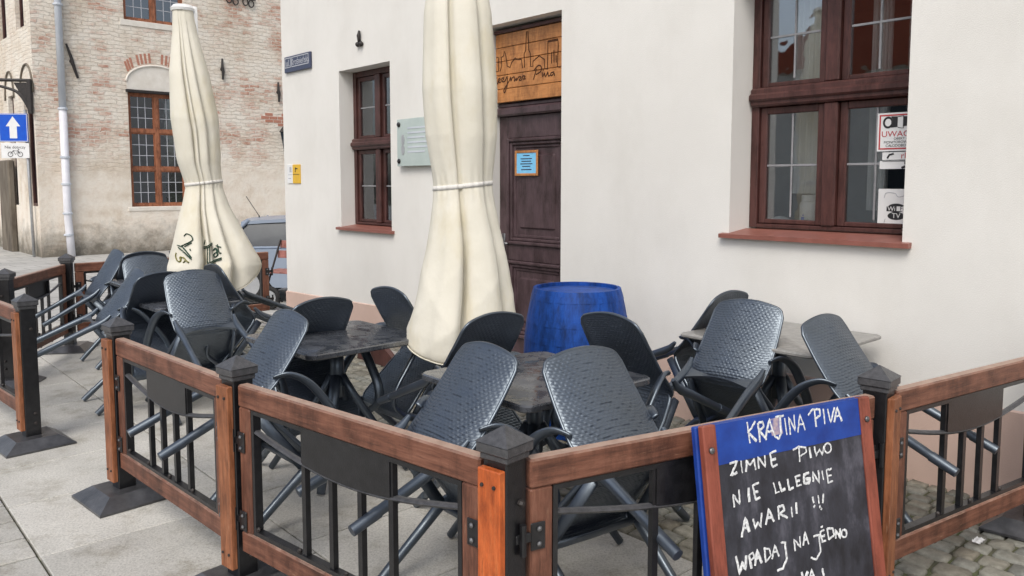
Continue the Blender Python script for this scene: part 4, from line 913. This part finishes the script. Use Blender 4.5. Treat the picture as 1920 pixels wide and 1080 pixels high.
def interp(xs, ys): return lambda t: np.interp(t, xs, ys)
def spline_profile(pts, n=200):
    p = smooth_poly(pts, 24); s = np.concatenate([[0], np.cumsum(np.linalg.norm(np.diff(p, axis=0), axis=1))])
    return p, s
def make_chair():
    t = thing('rattan_chair', 'chair', 'chair')
    # backrest: profile in (y, z)
    bp, bs = spline_profile([(.395, .425), (.43, .455), (.452, .52), (.475, .62), (.508, .74), (.548, .865)]); Lb = bs[-1]
    def back(a, b):
        top = Lb*(1-.038*np.abs(a)**2)-.036*np.where(np.abs(a) > .82, 1-np.sqrt(np.clip(1-((np.abs(a)-.82)/.18)**2, 0, 1)), 0)
        bot = .04*np.where(np.abs(a) > .6, 1-np.sqrt(np.clip(1-((np.abs(a)-.6)/.4)**2, 0, 1)), 0)
        s = bot+b*(top-bot); y = np.interp(s, bs, bp[:, 0]); z = np.interp(s, bs, bp[:, 1])
        w_ = np.interp(s/Lb, [0, .12, .3, .6, .85, 1], [.180, .200, .204, .199, .191, .184])
        return np.stack([a*w_, y-.038*a**2*np.interp(s/Lb, [0, .3, 1], [.6, 1, .75]), z], -1)
    bo, P, ed = shell('backrest', back, 190, 104, .010, t)
    m = MB(); n1, n2 = 104, 190
    sel = np.concatenate([ed[n1:n1+n2-2], ed[n1+n2-1:n1+n2+n1-2], ed[n1+n2+n1-2:]]) if False else ed
    m.tube(np.concatenate([ed[::4], ed[:1]]), .0075, 8, cap=False); m.build('rim', 'resin_leg', bo, smooth=True)
    sp, ss = spline_profile([(.40, .428), (.36, .418), (.25, .425), (.12, .44), (.03, .447), (-.012, .436), (-.022, .412)]); Ls = ss[-1]
    def seat(a, b):
        s = b*Ls; y = np.interp(s, ss, sp[:, 0]); z = np.interp(s, ss, sp[:, 1]); w_ = np.interp(b, [0, .3, .8, 1], [.175, .205, .232, .215])
        return np.stack([a*w_, y, z+.014*np.abs(a)**3*np.clip(1.2-b, 0, 1)], -1)
    so_, P, ed2 = shell('seat', seat, 150, 104, .014, t)
    m = MB(); m.tube(np.concatenate([ed2[::4], ed2[:1]]), .011, 8, cap=False); m.build('rim', 'resin_leg', so_, smooth=True)
    # skirt under the seat and the cross rail between the rear legs
    m = MB()
    for s in (-1, 1): m.tube([(s*.185, .40, .40), (s*.205, .2, .395), (s*.222, .03, .395)], .02, 8, flat=(.55, 1.3))
    m.tube([(-.21, .01, .395), (0, -.006, .40), (.21, .01, .395)], .02, 8, flat=(1.3, .55)); m.build('skirt', 'resin', t, smooth=True)
    n = 21; xs = np.linspace(-.185, .185, n); m = MB()
    front = np.stack([xs, .437+0*xs, .435-.03*np.cos(xs/.185*np.pi/2)], 1); low = np.stack([xs, .452+0*xs, .355+.035*np.cos(xs/.185*np.pi/2)], 1); of = np.array([0, .014, .004])
    G = np.stack([front, low, low+of, front+of, front]); m.grid(G); m.build('rear_rail', 'resin_leg', t, auto=40)
    for s in (-1, 1):
        m = MB()                                          # rear leg with its sleeve-like foot
        m.tube([(s*.200, .452, .50), (s*.196, .446, .45), (s*.193, .452, .40), (s*.194, .475, .32), (s*.203, .53, .10)], [.010, .018, .023, .021, .0185], 12); m.tube([(s*.203, .528, .105), (s*.207, .556, 0)], [.0215, .0195], 12); m.build('leg', 'resin_leg', t, auto=50)
        m = MB(); m.tube([(s*.245, -.012, .46), (s*.238, .01, .40), (s*.232, .004, .28), (s*.229, -.006, .10)], [.022, .024, .021, .0185], 12); m.tube([(s*.229, -.005, .105), (s*.227, -.012, 0)], [.0215, .0195], 12); m.build('leg', 'resin_leg', t, auto=50)
        arm = smooth_poly([(s*.206, .452, .555), (s*.236, .42, .615), (s*.262, .33, .652), (s*.276, .18, .652), (s*.279, .06, .640), (s*.272, -.008, .595), (s*.258, -.018, .52), (s*.244, -.012, .455)], 6)
        k = len(arm); wd = np.interp(np.linspace(0, 1, k), [0, .12, .3, .6, .75, 1], [.014, .021, .026, .026, .022, .02])
        m = MB(); m.tube(arm, wd, 12, flat=(1.0, .5)); m.build('armrest', 'resin_leg', t, smooth=True)
    return t
aN = math.atan2(N2[1], N2[0]); aU = math.atan2(U2[1], U2[0])
proto = [None]
def chair(x, y, ang, tilt, label, lift=.022, group='tipped charcoal rattan chairs'):
    o = make_chair() if proto[0] is None else copy_tree(proto[0])
    if proto[0] is None: proto[0] = o
    d = (math.cos(ang), math.sin(ang)); o.location = (x, y, lift); o.rotation_euler = (R(tilt), 0, math.atan2(d[0], -d[1])); tag(o, label, 'chair', group)
PI = math.pi
chair(-.40, 2.86, aN-R(3), 55, 'tipped chair right behind the orange corner post, its pale woven back towards the camera')
chair(.49, 2.71, aU+PI-R(7), 55, 'tipped chair with blue-grey woven back directly left of the chalkboard sign')
chair(1.01, 3.91, aN+R(5), 52, 'upright-looking chair in front of the grey wall table, rear legs spread wide')
chair(1.69, 3.44, aU+PI-R(2), 53, 'tipped chair on the right side of the grey table, behind the post by the chalkboard')
chair(-1.35, 3.61, aN, 53, 'tipped chair just right of the middle fence post, back leaning over the wet table')
chair(-2.02, 5.30, aU+PI-R(1), 51, 'large chair back in front of the farther parasol hem, seen from behind')
chair(-3.01, 5.57, aN-R(3), 53, 'tipped chair above the post at the entrance gap, long legs pointing left')
chair(-3.72, 6.90, aN+R(1), 48, 'farther of the two leaning chairs whose legs point left, in front of the far panel')
chair(-.31, 4.00, aU, 52, 'dark chair between near parasol and blue barrel, front of its back showing')
chair(.69, 3.86, aN+PI-R(2), 50, 'dark chair in front of the blue barrel on its right side')
chair(-1.29, 4.60, aU+R(2), 54, 'dark chair with arched top left of the middle wet table')
chair(-.49, 4.75, aN+PI+R(1), 49, 'narrow-looking chair left of the near parasol with seat and armrest in view')
chair(1.01, 4.76, aU, 52, 'chair almost hidden behind the chair at the grey table, arched top showing')
chair(-2.67, 5.80, aU+R(1), 53, 'dark arched chair behind the wet table nearest the farther parasol')
chair(-3.43, 7.22, aU, 50, 'farthest dark arched chair by the brick building foot')
chair(-2.87, 6.50, aU+PI+R(1), 52, 'grey chair back nested in front of the farthest arched chair')
chair(-1.96, 5.97, aN+PI, 48, 'chair overlapping the farther parasol hem, leaning left')
chair(-2.36, 7.05, aN+PI, 52, 'chair half hidden behind the farther parasol hem, leg pointing to the house corner')

# ------------------------------------------------------------------ tables
def make_table(top='tabletop', hs=.37, r=.05, hgt=.76):
    t = thing('cafe_table', 'table', 'table'); n = 6
    pl = []
    for (cx, cy, a0) in ((hs-r, hs-r, 0), (-hs+r, hs-r, 90), (-hs+r, -hs+r, 180), (hs-r, -hs+r, 270)):
        for i in range(n+1): a = R(a0+90*i/n); pl.append((cx+r*math.cos(a), cy+r*math.sin(a)))
    b = MB(); th = .03 if top == 'tabletop' else .022
    def ringp(sc, z): return np.array([(p*sc, q_*sc, z) for p, q_ in pl])
    V = np.concatenate([ringp(.985, hgt-th), ringp(1, hgt-th+.006), ringp(1, hgt-.006), ringp(.985, hgt)]); k = len(pl)
    b.add(V, [tuple(range(k))[::-1], tuple(3*k+i for i in range(k))]+[(j*k+i, j*k+(i+1) % k, (j+1)*k+(i+1) % k, (j+1)*k+i) for j in range(3) for i in range(k)]); b.build('tabletop', top, t, auto=40)
    b = MB(); b.box(-.2, .2, -.03, .03, hgt-th-.028, hgt-th-.001, .006); b.box(-.03, .03, -.2, -.031, hgt-th-.028, hgt-th-.001, .006); b.box(-.03, .03, .031, .2, hgt-th-.028, hgt-th-.001, .006); b.build('cross_support', 'resin', t)
    for sx in (-1, 1):
        for sy in (-1, 1):
            b = MB(); b.tube([(sx*.02, sy*.02, .54), (sx*.06, sy*.06, .44), (sx*.27, sy*.27, .012)], [.03, .03, .023], 8, flat=(1, .75)); b.build('leg', 'resin', t, smooth=True)
    b = MB(); b.tube([(0, 0, .42), (0, 0, hgt-th-.028)], .038, 12); b.build('column', 'resin', t, smooth=True)
    return t
tab = make_table()
for i, (x, y, a, lab) in enumerate(((.10, 3.46, -.03, 'wet dark square table behind the orange corner post, chairs leaning on it'), (-.97, 4.36, .03, 'wet dark square table left of the near parasol, rain shining on it'),
                                    (-2.36, 5.73, .02, 'dark table at the left, almost covered by the chairs around the farther parasol'), (-3.12, 6.90, 0, 'farthest dark table, buried under leaning chairs by the far fence'))):
    o = tab if i == 0 else copy_tree(tab); o.location = (x, y, 0); o.rotation_euler = (0, 0, HOUSE_ROT+a); tag(o, lab, 'table', 'dark cafe tables')
    if i > 1: o.scale = (.82, .82, 1)
g_ = make_table('greytop', .39, .03, .775); g_.location = (1.47, 4.33, 0); g_.rotation_euler = (0, 0, HOUSE_ROT); tag(g_, 'table with pale grey top standing against the cream wall under the large window', 'table')

# ------------------------------------------------------------------ barrel
def barrel():
    c = at_z(1082, 538, .93); t = thing('blue_barrel', 'blue painted wooden barrel standing by the brown door', 'barrel', (c[0], c[1], 0), (0, 0, .3))
    Hh, rt, rm = .93, .282, .345; ns = 22; n = ns*6; b = MB(); a = np.arange(n)*2*np.pi/n; st = (np.arange(n) % 6)/6
    groove = np.where(np.minimum(st, 1-st) < .05, .004, 0); V = []
    zs = np.linspace(0, Hh, 25)
    for z in zs: r = rt+(rm-rt)*(1-((z-Hh/2)/(Hh/2))**2); V.append(np.stack([(r-groove)*np.cos(a), (r-groove)*np.sin(a), np.full(n, z)], 1))
    r0 = rt-.022; V.append(np.stack([r0*np.cos(a), r0*np.sin(a), np.full(n, Hh)], 1)); V.append(np.stack([r0*np.cos(a), r0*np.sin(a), np.full(n, Hh-.022)], 1))
    b.grid(np.stack(V), True); b.f.append(tuple(range((len(V)-1)*n, len(V)*n))); b.f.append(tuple(range(n))[::-1]); b.build('staves', 'blue_barrel', t, auto=30)
    for z in (.05, .2, .31, Hh-.31, Hh-.2, Hh-.05):
        f = lambda q: rt+(rm-rt)*(1-((q-Hh/2)/(Hh/2))**2)
        b = MB(); b.lathe([(f(z-.02)-.003, z-.02), (f(z-.02)+.0015, z-.019), (f(z+.02)+.0015, z+.019), (f(z+.02)-.003, z+.02)], 60); b.build('hoop', 'blue_barrel', t, auto=30)
barrel()
# brown board leaning on the plinth
def plank():
    q = at_z(705, 672, .05); t = thing('wooden_board', 'dark reddish board leaning on the salmon plinth behind the middle table', 'board', (q[0], q[1], 0), (R(0), 0, HOUSE_ROT))
    b = MB(); b.prism([(-.32, .0), (.32, .0), (.32, .06), (-.02, .24), (-.3, .12)], .0, .05); b.build('face', 'winframe', t)
    b = MB(); b.box(-.5, .5, .052, .2, -.02, .09, .01); b.build('foot_stone', 'greytop', t)
plank()

# ------------------------------------------------------------------ parasols
class Canopy:
    """closed parasol cloth: a folded cross-section (angle from the side facing the photograph, radius) swept down the pole"""
    def __init__(s, x, y, prof, ctr, section, twist, hem, strap, seed):
        s.x, s.y, s.prof, s.ctr, s.hem, s.strap = x, y, np.array(prof), np.array(ctr), hem, strap
        s.tw = np.array(twist); rng = np.random.default_rng(seed); s.ph = rng.uniform(0, 6.28, 12); s.view = math.atan2(-y, -x)
        p = np.array(section, float)
        ext = np.concatenate([p, [[p[0, 0]+360, p[0, 1]]]])
        for _ in range(2):                                 # round the fold edges a little
            q0 = .82*ext[:-1]+.18*ext[1:]; q1 = .18*ext[:-1]+.82*ext[1:]; n = np.empty((2*len(q0), 2)); n[0::2] = q0; n[1::2] = q1
            ext = np.concatenate([n, [[n[0, 0]+360, n[0, 1]]]])
        xy = np.stack([ext[:, 1]*np.cos(np.radians(ext[:, 0])), ext[:, 1]*np.sin(np.radians(ext[:, 0]))], 1)
        L = np.concatenate([[0], np.cumsum(np.linalg.norm(np.diff(xy, axis=0), axis=1))]); t = np.linspace(0, L[-1], 341)[:-1]
        s.a = np.radians(np.interp(t, L, ext[:, 0])); s.rho = np.interp(t, L, ext[:, 1]); s.n = len(t)
    def lut(s, tab, z): o = np.argsort(tab[:, 0]); return np.interp(z, tab[o, 0], tab[o, 1])
    def ring(s, z, push=0.0, smooth=False):
        z = np.broadcast_to(np.asarray(z, float), s.a.shape); Rr = s.lut(s.prof, z); off = s.lut(s.ctr, z)
        below = np.clip((s.strap-z)/.45, 0, 1); above = np.clip((z-s.strap)/.3, 0, 1); top = np.clip((s.prof[:, 0].max()-z)/.5, .15, 1)
        A = (.65+.45*above)*top+1.0*below
        rho = np.ones_like(s.rho)*.985 if smooth else 1-(1-s.rho)*A
        th = s.a+np.radians(s.lut(s.tw, z))*np.clip(1.6-np.abs(s.a)/1.4, 0, 1)
        lo = np.clip((s.strap-z-.15)/.5, 0, 1)
        w_ = .012*np.sin(3*s.a+s.ph[0]+2.1*z)+.006*np.sin(2*s.a-5.2*z+s.ph[1])+lo*(.012*np.sin(3*s.a+6*z+s.ph[2])-.030*np.abs(np.sin(2.5*s.a+8*z+s.ph[3]))**.7-.026*np.abs(np.sin(3*s.a-11*z+s.ph[7]))**.6+.02)
        near = np.exp(-((z-s.strap)/.075)**2); w_ = w_+near*.022*np.sin(19*s.a+s.ph[5])*np.sin(7*s.a+s.ph[6])
        if smooth: w_ = 0*w_
        r = Rr*(rho+w_)+push; th = th+s.view
        rx, ry = math.cos(s.view+math.pi/2), math.sin(s.view+math.pi/2)
        return np.stack([r*np.cos(th)+off*rx, r*np.sin(th)+off*ry, z], -1)
    def build(s, t):
        k = 130; zt = s.prof[:, 0].max(); hz = s.hem((s.a+np.pi) % (2*np.pi)-np.pi); rows = [s.ring(zt+(hz-zt)*q_) for q_ in np.linspace(0, 1, k)]
        e = rows[-1]; c = e[:, :2].mean(0); inn = e.copy(); inn[:, :2] = c+(e[:, :2]-c)*.94; inn[:, 2] += .012; up = inn.copy(); up[:, :2] = c+(e[:, :2]-c)*.5; up[:, 2] = hz+.35
        b = MB(); b.grid(np.stack(rows+[inn, up]), True); b.f.append(tuple(range(s.n))[::-1]); cn = b.build('canopy', 'fabric', t, smooth=True)
        m = MB(); m.tube(np.concatenate([e[::2], e[:1]]), .0042, 6, cap=False); m.build('hem', 'fabric', cn, smooth=True); return cn
def parasol(label, x, y, prof, ctr, section, twist, hem, strap, top, seed):
    t = thing('closed_parasol', label, 'parasol', (x, y, 0), group='closed parasols of the terrace'); c = Canopy(x, y, prof, ctr, section, twist, hem, strap, seed); c.build(t)
    b = MB(); b.tube([(0, 0, .03), (0, 0, top+.02)], .026, 14); b.build('pole', 'white_plastic', t, smooth=True)
    ct = c.ctr[0, 1]; b = MB(); b.lathe([(.02, top-.02), (.085, top-.02), (.09, top), (.07, top+.025), (.02, top+.035)], 24, (ct*math.cos(c.view+math.pi/2), ct*math.sin(c.view+math.pi/2), 0)); b.build('cap', 'white_plastic', t, auto=40)
    b = MB(); b.box(-.24, .24, -.24, .24, .0, .06, .012); b.tube([(0, 0, .06), (0, 0, .3)], .036, 12); b.build('base', 'baseplate', t)
    sg = []
    for dz, ex in ((-.0125, -.006), (-.012, .003), (.012, .003), (.0125, -.006)):
        zz = strap+dz+.016*np.sin(c.a); sm = c.ring(zz, ex, True); fo = c.ring(zz, ex); cc = sm[:, :2].mean(0)
        rs, rf = np.linalg.norm(sm[:, :2]-cc, axis=1), np.linalg.norm(fo[:, :2]-cc, axis=1); wt = np.clip(rf/rs, .93, 1.08); Q = sm.copy(); Q[:, :2] = cc+(sm[:, :2]-cc)*wt[:, None]; sg.append(Q)
    b = MB(); b.grid(np.stack(sg), True); b.build('strap', 'strap', t, smooth=True)
    return t, c
D = R
BACK = [(115, .97), (130, .76), (136, .8), (148, 1.0), (178, 1.02), (190, .78), (198, .82), (210, 1.0), (238, .98), (246, .78), (252, .84)]
sec1 = [(-98, .97), (-70, 1.02), (-50, .99), (-36, 1.03), (-20, 1.01), (-15, .93), (-21, .78), (-12, .80), (-4, .92), (10, 1.0), (22, 1.04), (33, 1.02), (38, .93), (31, .80), (42, .84), (52, .95), (66, 1.02), (84, .98), (90, .84), (96, .88)]+BACK
tw1 = [(3.1, -6), (2.6, -4), (2.0, 0), (1.6, 6), (1.3, 13), (1.0, 14), (.7, 12)]
hem1 = lambda a: np.interp(a, np.array([-180, -110, -80, -50, -25, 0, 18, 32, 60, 85, 120, 180])*math.pi/180, [.78, .78, .74, .675, .655, .67, .72, .80, .86, .89, .86, .78])
U1 = (-.29, 4.40)
p1 = [(3.1, .06), (3.0, .09), (2.75, .145), (2.5, .185), (2.1, .205), (1.85, .195), (1.66, .168), (1.585, .160), (1.5, .170), (1.35, .198), (1.15, .242), (.95, .285), (.80, .318), (.70, .325), (.64, .31)]
parasol('large cream parasol tied shut in front of the brown door', *U1, p1, [(3.1, 0), (2.6, .0), (1.6, .02), (1.2, .03), (.7, .01)], sec1, tw1, hem1, 1.585, 3.08, 3)
sec2 = [(-98, .97), (-60, 1.03), (-30, 1.02), (-19, 1.0), (-15, .92), (-20, .78), (-12, .84), (-6, .97), (-2, .93), (-4, .84), (4, .90), (18, 1.02), (25, .95), (19, .80), (31, .86), (44, 1.0), (66, 1.04), (90, 1.0), (97, .84), (102, .86)]+BACK
tw2 = [(2.95, -14), (2.4, -4), (2.0, 6), (1.6, 4), (1.4, 0), (.7, 0)]
hem2 = lambda a: np.interp(a, np.array([-180, -110, -85, -60, -30, 0, 30, 60, 90, 130, 180])*math.pi/180, [.9, .88, .86, .85, .84, .83, .74, .85, .98, .97, .9])
U2P = (-2.47, 6.35)
p2 = [(2.95, .05), (2.93, .075), (2.75, .092), (2.45, .145), (2.1, .178), (1.8, .166), (1.62, .142), (1.56, .139), (1.42, .178), (1.25, .245), (1.05, .325), (.95, .36), (.74, .36)]
t2, c2 = parasol('farther cream parasol tied shut, green lettering near its hem', *U2P, p2, [(2.95, -.08), (2.45, -.05), (2.05, -.02), (1.75, .0), (1.6, .03), (1.4, .04), (1.2, .06), (1.0, .09), (.74, .06)], sec2, tw2, hem2, 1.60, 2.94, 5)
def parasol_print():
    o = np.argsort(c2.ctr[:, 0]); oc = np.argsort(c2.prof[:, 0]); base = np.array([U2P[0], U2P[1]])
    right = np.array([math.cos(c2.view+math.pi/2), math.sin(c2.view+math.pi/2)]); dist = np.linalg.norm(base)
    def put(pts):
        out = []
        for zx, zy in smooth_poly(pts, 5):
            x, y = 300+zx/7.715, 400+zy/7.715; r = ray(x, y); fwd = base/dist; best = None
            z = HC+r[2]*dist/(r[:2]@fwd)*.955; off = np.interp(z, c2.ctr[o, 0], c2.ctr[o, 1]); Rr = np.interp(z, c2.prof[oc, 0], c2.prof[oc, 1])
            P = EYE[:2]+r[:2]*(dist/(r[:2]@fwd))*.955; lat = (P-base)@right; S_ = c2.ring(z); fr = np.where(np.abs((c2.a+np.pi) % (2*np.pi)-np.pi) < 1.5)[0]; S_ = S_[fr]; near_ = -(S_[:, :2]@fwd); cost = np.abs(S_[:, :2]@right-lat); cost = cost-.12*near_; i = np.argmin(np.where(np.abs(S_[:, :2]@right-lat) < .012, cost, 9))
            p = S_[i].copy(); p[:2] = right*lat+fwd*(p[:2]@fwd)-fwd*.006; out.append(p)
        return np.array(out)
    dark = [[(345, 340), (380, 305), (440, 325), (470, 375), (450, 410), (310, 482)], [(305, 480), (380, 560), (450, 640)], [(260, 512), (330, 560), (450, 665)], [(245, 478), (310, 490)], [(350, 490), (455, 430)], [(430, 520), (440, 540)],
            [(655, 395), (640, 465)], [(640, 500), (700, 470), (755, 440)], [(642, 522), (745, 470)], [(690, 500), (690, 720)], [(716, 490), (720, 700)], [(690, 722), (890, 640)], [(700, 765), (730, 730), (890, 662)], [(678, 785), (695, 722)],
            [(768, 550), (795, 515), (822, 530), (835, 605)], [(822, 562), (780, 600), (792, 640), (835, 610)], [(830, 455), (858, 575), (885, 572)], [(812, 475), (880, 492)]]
    m = MB()
    for q_ in dark: m.tube(put(q_), .0075, 5, flat=(1, .5))
    m.build('lettering', 'print', t2)
    m = MB()
    for q_ in [[(228, 590), (220, 640), (250, 705), (300, 700), (288, 640)], [(288, 640), (340, 650), (380, 690), (415, 712)], [(340, 715), (360, 690)]]: m.tube(put(q_), .0095, 5, flat=(1, .5))
    m.build('emblem', 'print_olive', t2)
parasol_print()

# ------------------------------------------------------------------ chalkboard sign
def chalk_sign():
    p3, p4 = np.array(pts['P3']), np.array(pts['P4']); e = (p4-p3)/np.linalg.norm(p4-p3); nout = np.array([e[1], -e[0]]); ang = math.atan2(e[1], e[0])
    tilt = R(9); top = .885
    def foot(x, y):                                       # where the picture line of a top corner meets the board's top edge
        pl0 = (*(p3+nout*.10), 0); q_ = at_plane(x, y, pl0, (nout[0], nout[1], 0)); return q_
    a, c = foot(1312, 796), foot(1624, 745); mid = (a+c)/2; hw = np.linalg.norm((c-a)[:2])/2; Lb = 1.0
    zt = mid[2]; run = zt*math.tan(tilt); base = mid[:2]+nout*run; Lb = zt/math.cos(tilt)
    t = thing('chalkboard_sign', 'A-frame chalkboard sign with handwritten chalk lines and blue header', 'sign', (base[0], base[1], 0), (-tilt, 0, ang))
    for s in (-1, 1): b = MB(); b.box(s*hw-(.052 if s > 0 else 0), s*hw+(.052 if s < 0 else 0), -.014, .012, 0, Lb, .004); b.build('stile', 'board_frame', t)
    b = MB(); b.box(-hw+.053, hw-.053, -.012, .010, .06, .11, .004); b.build('bottom_rail', 'board_frame', t)
    b = MB(); b.box(-hw+.0525, hw-.0525, -.006, .006, .1105, Lb-.125); b.build('blackboard', 'chalkboard', t)
    b = MB(); b.box(-hw+.0525, hw-.0525, -.0075, .006, Lb-.1245, Lb-.002); b.build('header', 'blue_paint', t)
    b = MB(); ct = math.tan(2*tilt+R(4))
    for s in (-1, 1): x = s*(hw-.015); b.box(x-.022, x+.022, .014, .036, 0, Lb-.004, .004)
    b.box(-hw+.04, hw-.04, .016, .034, Lb-.07, Lb-.004); b.box(-hw+.04, hw-.04, .016, .034, .1, .16); b.build('rear_frame', 'blue_paint', t)
    for s in (-1, 1): b = MB(); b.lathe([(.011, 0), (.009, .005), (.003, .007)], 12); m = b.v[0]; b.v[0] = np.stack([m[:, 0]+s*(hw-.026), -.014-m[:, 2], m[:, 1]+Lb-.075], 1); b.build('screw', 'bolt', t, smooth=True)
    mw = root_matrix(t); nrm = mw.to_3x3() @ Vector((0, -1, 0)); p0 = mw @ Vector((0, -.0078, .5))
    def P(pl): return to_local(t, [at_plane(1300+x/3.087, 730+y/3.087, p0, nrm) for x, y in pl])
    def O(cx, cy, rx, ry): return [(cx+rx*math.sin(k*math.pi/8), cy-ry*math.cos(k*math.pi/8)) for k in range(17)]
    head = [[(310, 190), (330, 312)], [(360, 185), (318, 250), (365, 300)], [(374, 195), (387, 305)], [(374, 195), (402, 186), (408, 215), (382, 240), (425, 290)], [(418, 285), (440, 172), (470, 270)], [(425, 245), (462, 240)],
            [(500, 157), (510, 255), (495, 287), (470, 270)], [(475, 162), (522, 152)], [(528, 165), (542, 265)], [(562, 265), (552, 162), (590, 240), (583, 148)], [(606, 250), (616, 142), (648, 235)], [(610, 205), (640, 200)],
            [(700, 117), (710, 215)], [(665, 150), (690, 117), (730, 117), (735, 150), (708, 170)], [(752, 115), (762, 200)], [(776, 110), (796, 193), (818, 102)], [(816, 190), (832, 102), (860, 185)], [(820, 155), (850, 150)]]
    body = [[(212, 430), (255, 415), (218, 500), (255, 478)], [(275, 415), (284, 485)], [(305, 480), (308, 410), (330, 440), (350, 400), (360, 465)], [(378, 460), (375, 395), (417, 450), (413, 380)], [(478, 355), (445, 370), (456, 450), (488, 435)], [(450, 410), (480, 402)],
            [(610, 337), (616, 420)], [(575, 352), (610, 332), (650, 337), (655, 365), (620, 385)], [(672, 335), (681, 398)], [(700, 330), (713, 385), (731, 345), (746, 380), (757, 325)], O(778, 340, 20, 28),
            [(238, 685), (230, 610), (270, 665), (266, 580)], [(318, 570), (326, 650)], [(378, 540), (345, 555), (361, 640), (386, 625)], [(350, 597), (376, 590)],
            [(465, 540), (477, 602), (500, 592)], [(496, 535), (510, 588), (532, 575)], [(545, 520), (556, 580), (582, 568)], [(618, 498), (590, 506), (601, 562), (628, 550)], [(597, 533), (617, 528)], [(668, 482), (640, 495), (642, 542), (668, 545), (676, 518), (655, 522)], [(695, 535), (690, 480), (730, 540), (723, 470)], [(745, 470), (753, 527)], [(800, 458), (770, 468), (781, 542), (808, 530)], [(775, 502), (799, 496)],
            [(280, 855), (301, 745), (325, 825)], [(287, 805), (320, 800)], [(345, 750), (361, 805), (374, 770), (391, 800), (395, 715)], [(420, 785), (436, 690), (466, 765)], [(426, 745), (456, 738)], [(498, 755), (490, 682), (520, 672), (528, 700), (500, 720), (545, 745)], [(566, 682), (575, 740)], [(594, 655), (599, 720)], [(690, 620), (698, 662)], [(699, 676), (701, 680)], [(722, 613), (729, 662)], [(732, 676), (733, 680)], [(753, 605), (750, 660)], [(742, 688), (741, 693)],
            [(246, 965), (270, 1068), (285, 1000), (300, 1042), (307, 962)], [(322, 960), (337, 1035)], [(322, 960), (346, 946), (352, 975), (330, 992)], [(357, 1020), (371, 932), (396, 1005)], [(362, 980), (386, 972)], [(410, 920), (421, 1000)], [(410, 920), (440, 926), (450, 960), (421, 1000)], [(456, 980), (471, 902), (496, 965)], [(460, 945), (486, 938)], [(505, 890), (531, 885), (541, 980), (520, 1035), (485, 1052)],
            [(590, 935), (582, 870), (622, 915), (616, 850)], [(636, 905), (646, 827), (669, 895)], [(640, 872), (661, 866)], [(695, 852), (726, 842), (737, 940), (712, 985), (680, 975)], [(758, 813), (735, 825), (746, 885), (768, 875)], [(740, 852), (761, 846)], [(740, 800), (748, 792)], [(775, 805), (784, 870)], [(775, 805), (806, 806), (816, 840), (784, 870)], [(826, 865), (822, 815), (852, 860), (849, 806)], O(873, 835, 15, 22),
            [(628, 1060), (640, 1120), (662, 1055)], [(668, 1120), (684, 1042), (706, 1115)], [(675, 1085), (700, 1080)], [(748, 1035), (755, 1082)], [(757, 1098), (758, 1102)]]
    for nm, L, w_ in (('header_lettering', head, .0036), ('chalk_line', body[:11], .0037), ('chalk_line', body[11:25], .0037), ('chalk_line', body[25:40], .0037), ('chalk_line', body[40:61], .0036), ('chalk_line', body[61:], .0037)):
        m = MB()
        for pl in L:
            q_ = P(pl if len(pl) < 3 or len(pl) == 17 else pl); nseg = max(2, len(q_)); dense = []
            for i in range(len(q_)-1): dense += [q_[i]+(q_[i+1]-q_[i])*k/5 for k in range(5)]
            dense.append(q_[-1]); dense = np.array(dense); k = len(dense); wv = w_*(.8+.4*RNG.random())*(1+.22*RNG.normal(size=k).cumsum()/np.sqrt(k))
            dense[:, 0] += RNG.normal(0, .0007, k); dense[:, 2] += RNG.normal(0, .0007, k)
            m.tube(dense, np.clip(wv, .0022, .0062), 6, flat=(1, .22), updir=(0, 1, 0))
        m.build(nm, 'chalk', t)
    m = MB(); q_ = P([(440, 175), (505, 155), (520, 255), (455, 270)]); q_[:, 1] = -.0078; k_ = q_.copy(); k_[:, 1] = -.0072; m.add(np.concatenate([q_, k_]), [(0, 1, 2, 3), (0, 1, 5, 4), (1, 2, 6, 5), (2, 3, 7, 6), (3, 0, 4, 7)]); m.build('faded_sticker', 'smudge', t)
chalk_sign()

def scrap():
    q = at_z(1835, 1016, .006); t = thing('paper_scrap', 'small crumpled white paper scrap on the cobbles beside the right fence', 'paper', (q[0], q[1], .004), (0, 0, .7))
    n = 7; X, Y = np.meshgrid(np.linspace(-.03, .03, n), np.linspace(-.018, .018, n)); Z = .006+.009*np.abs(np.sin(X*130+1)*np.cos(Y*160)); P = np.stack([X, Y, Z], -1); b = MB(); b.grid(P); b.grid(P-np.array([0, 0, .0012])); b.build('sheet', 'paper', t)
scrap()
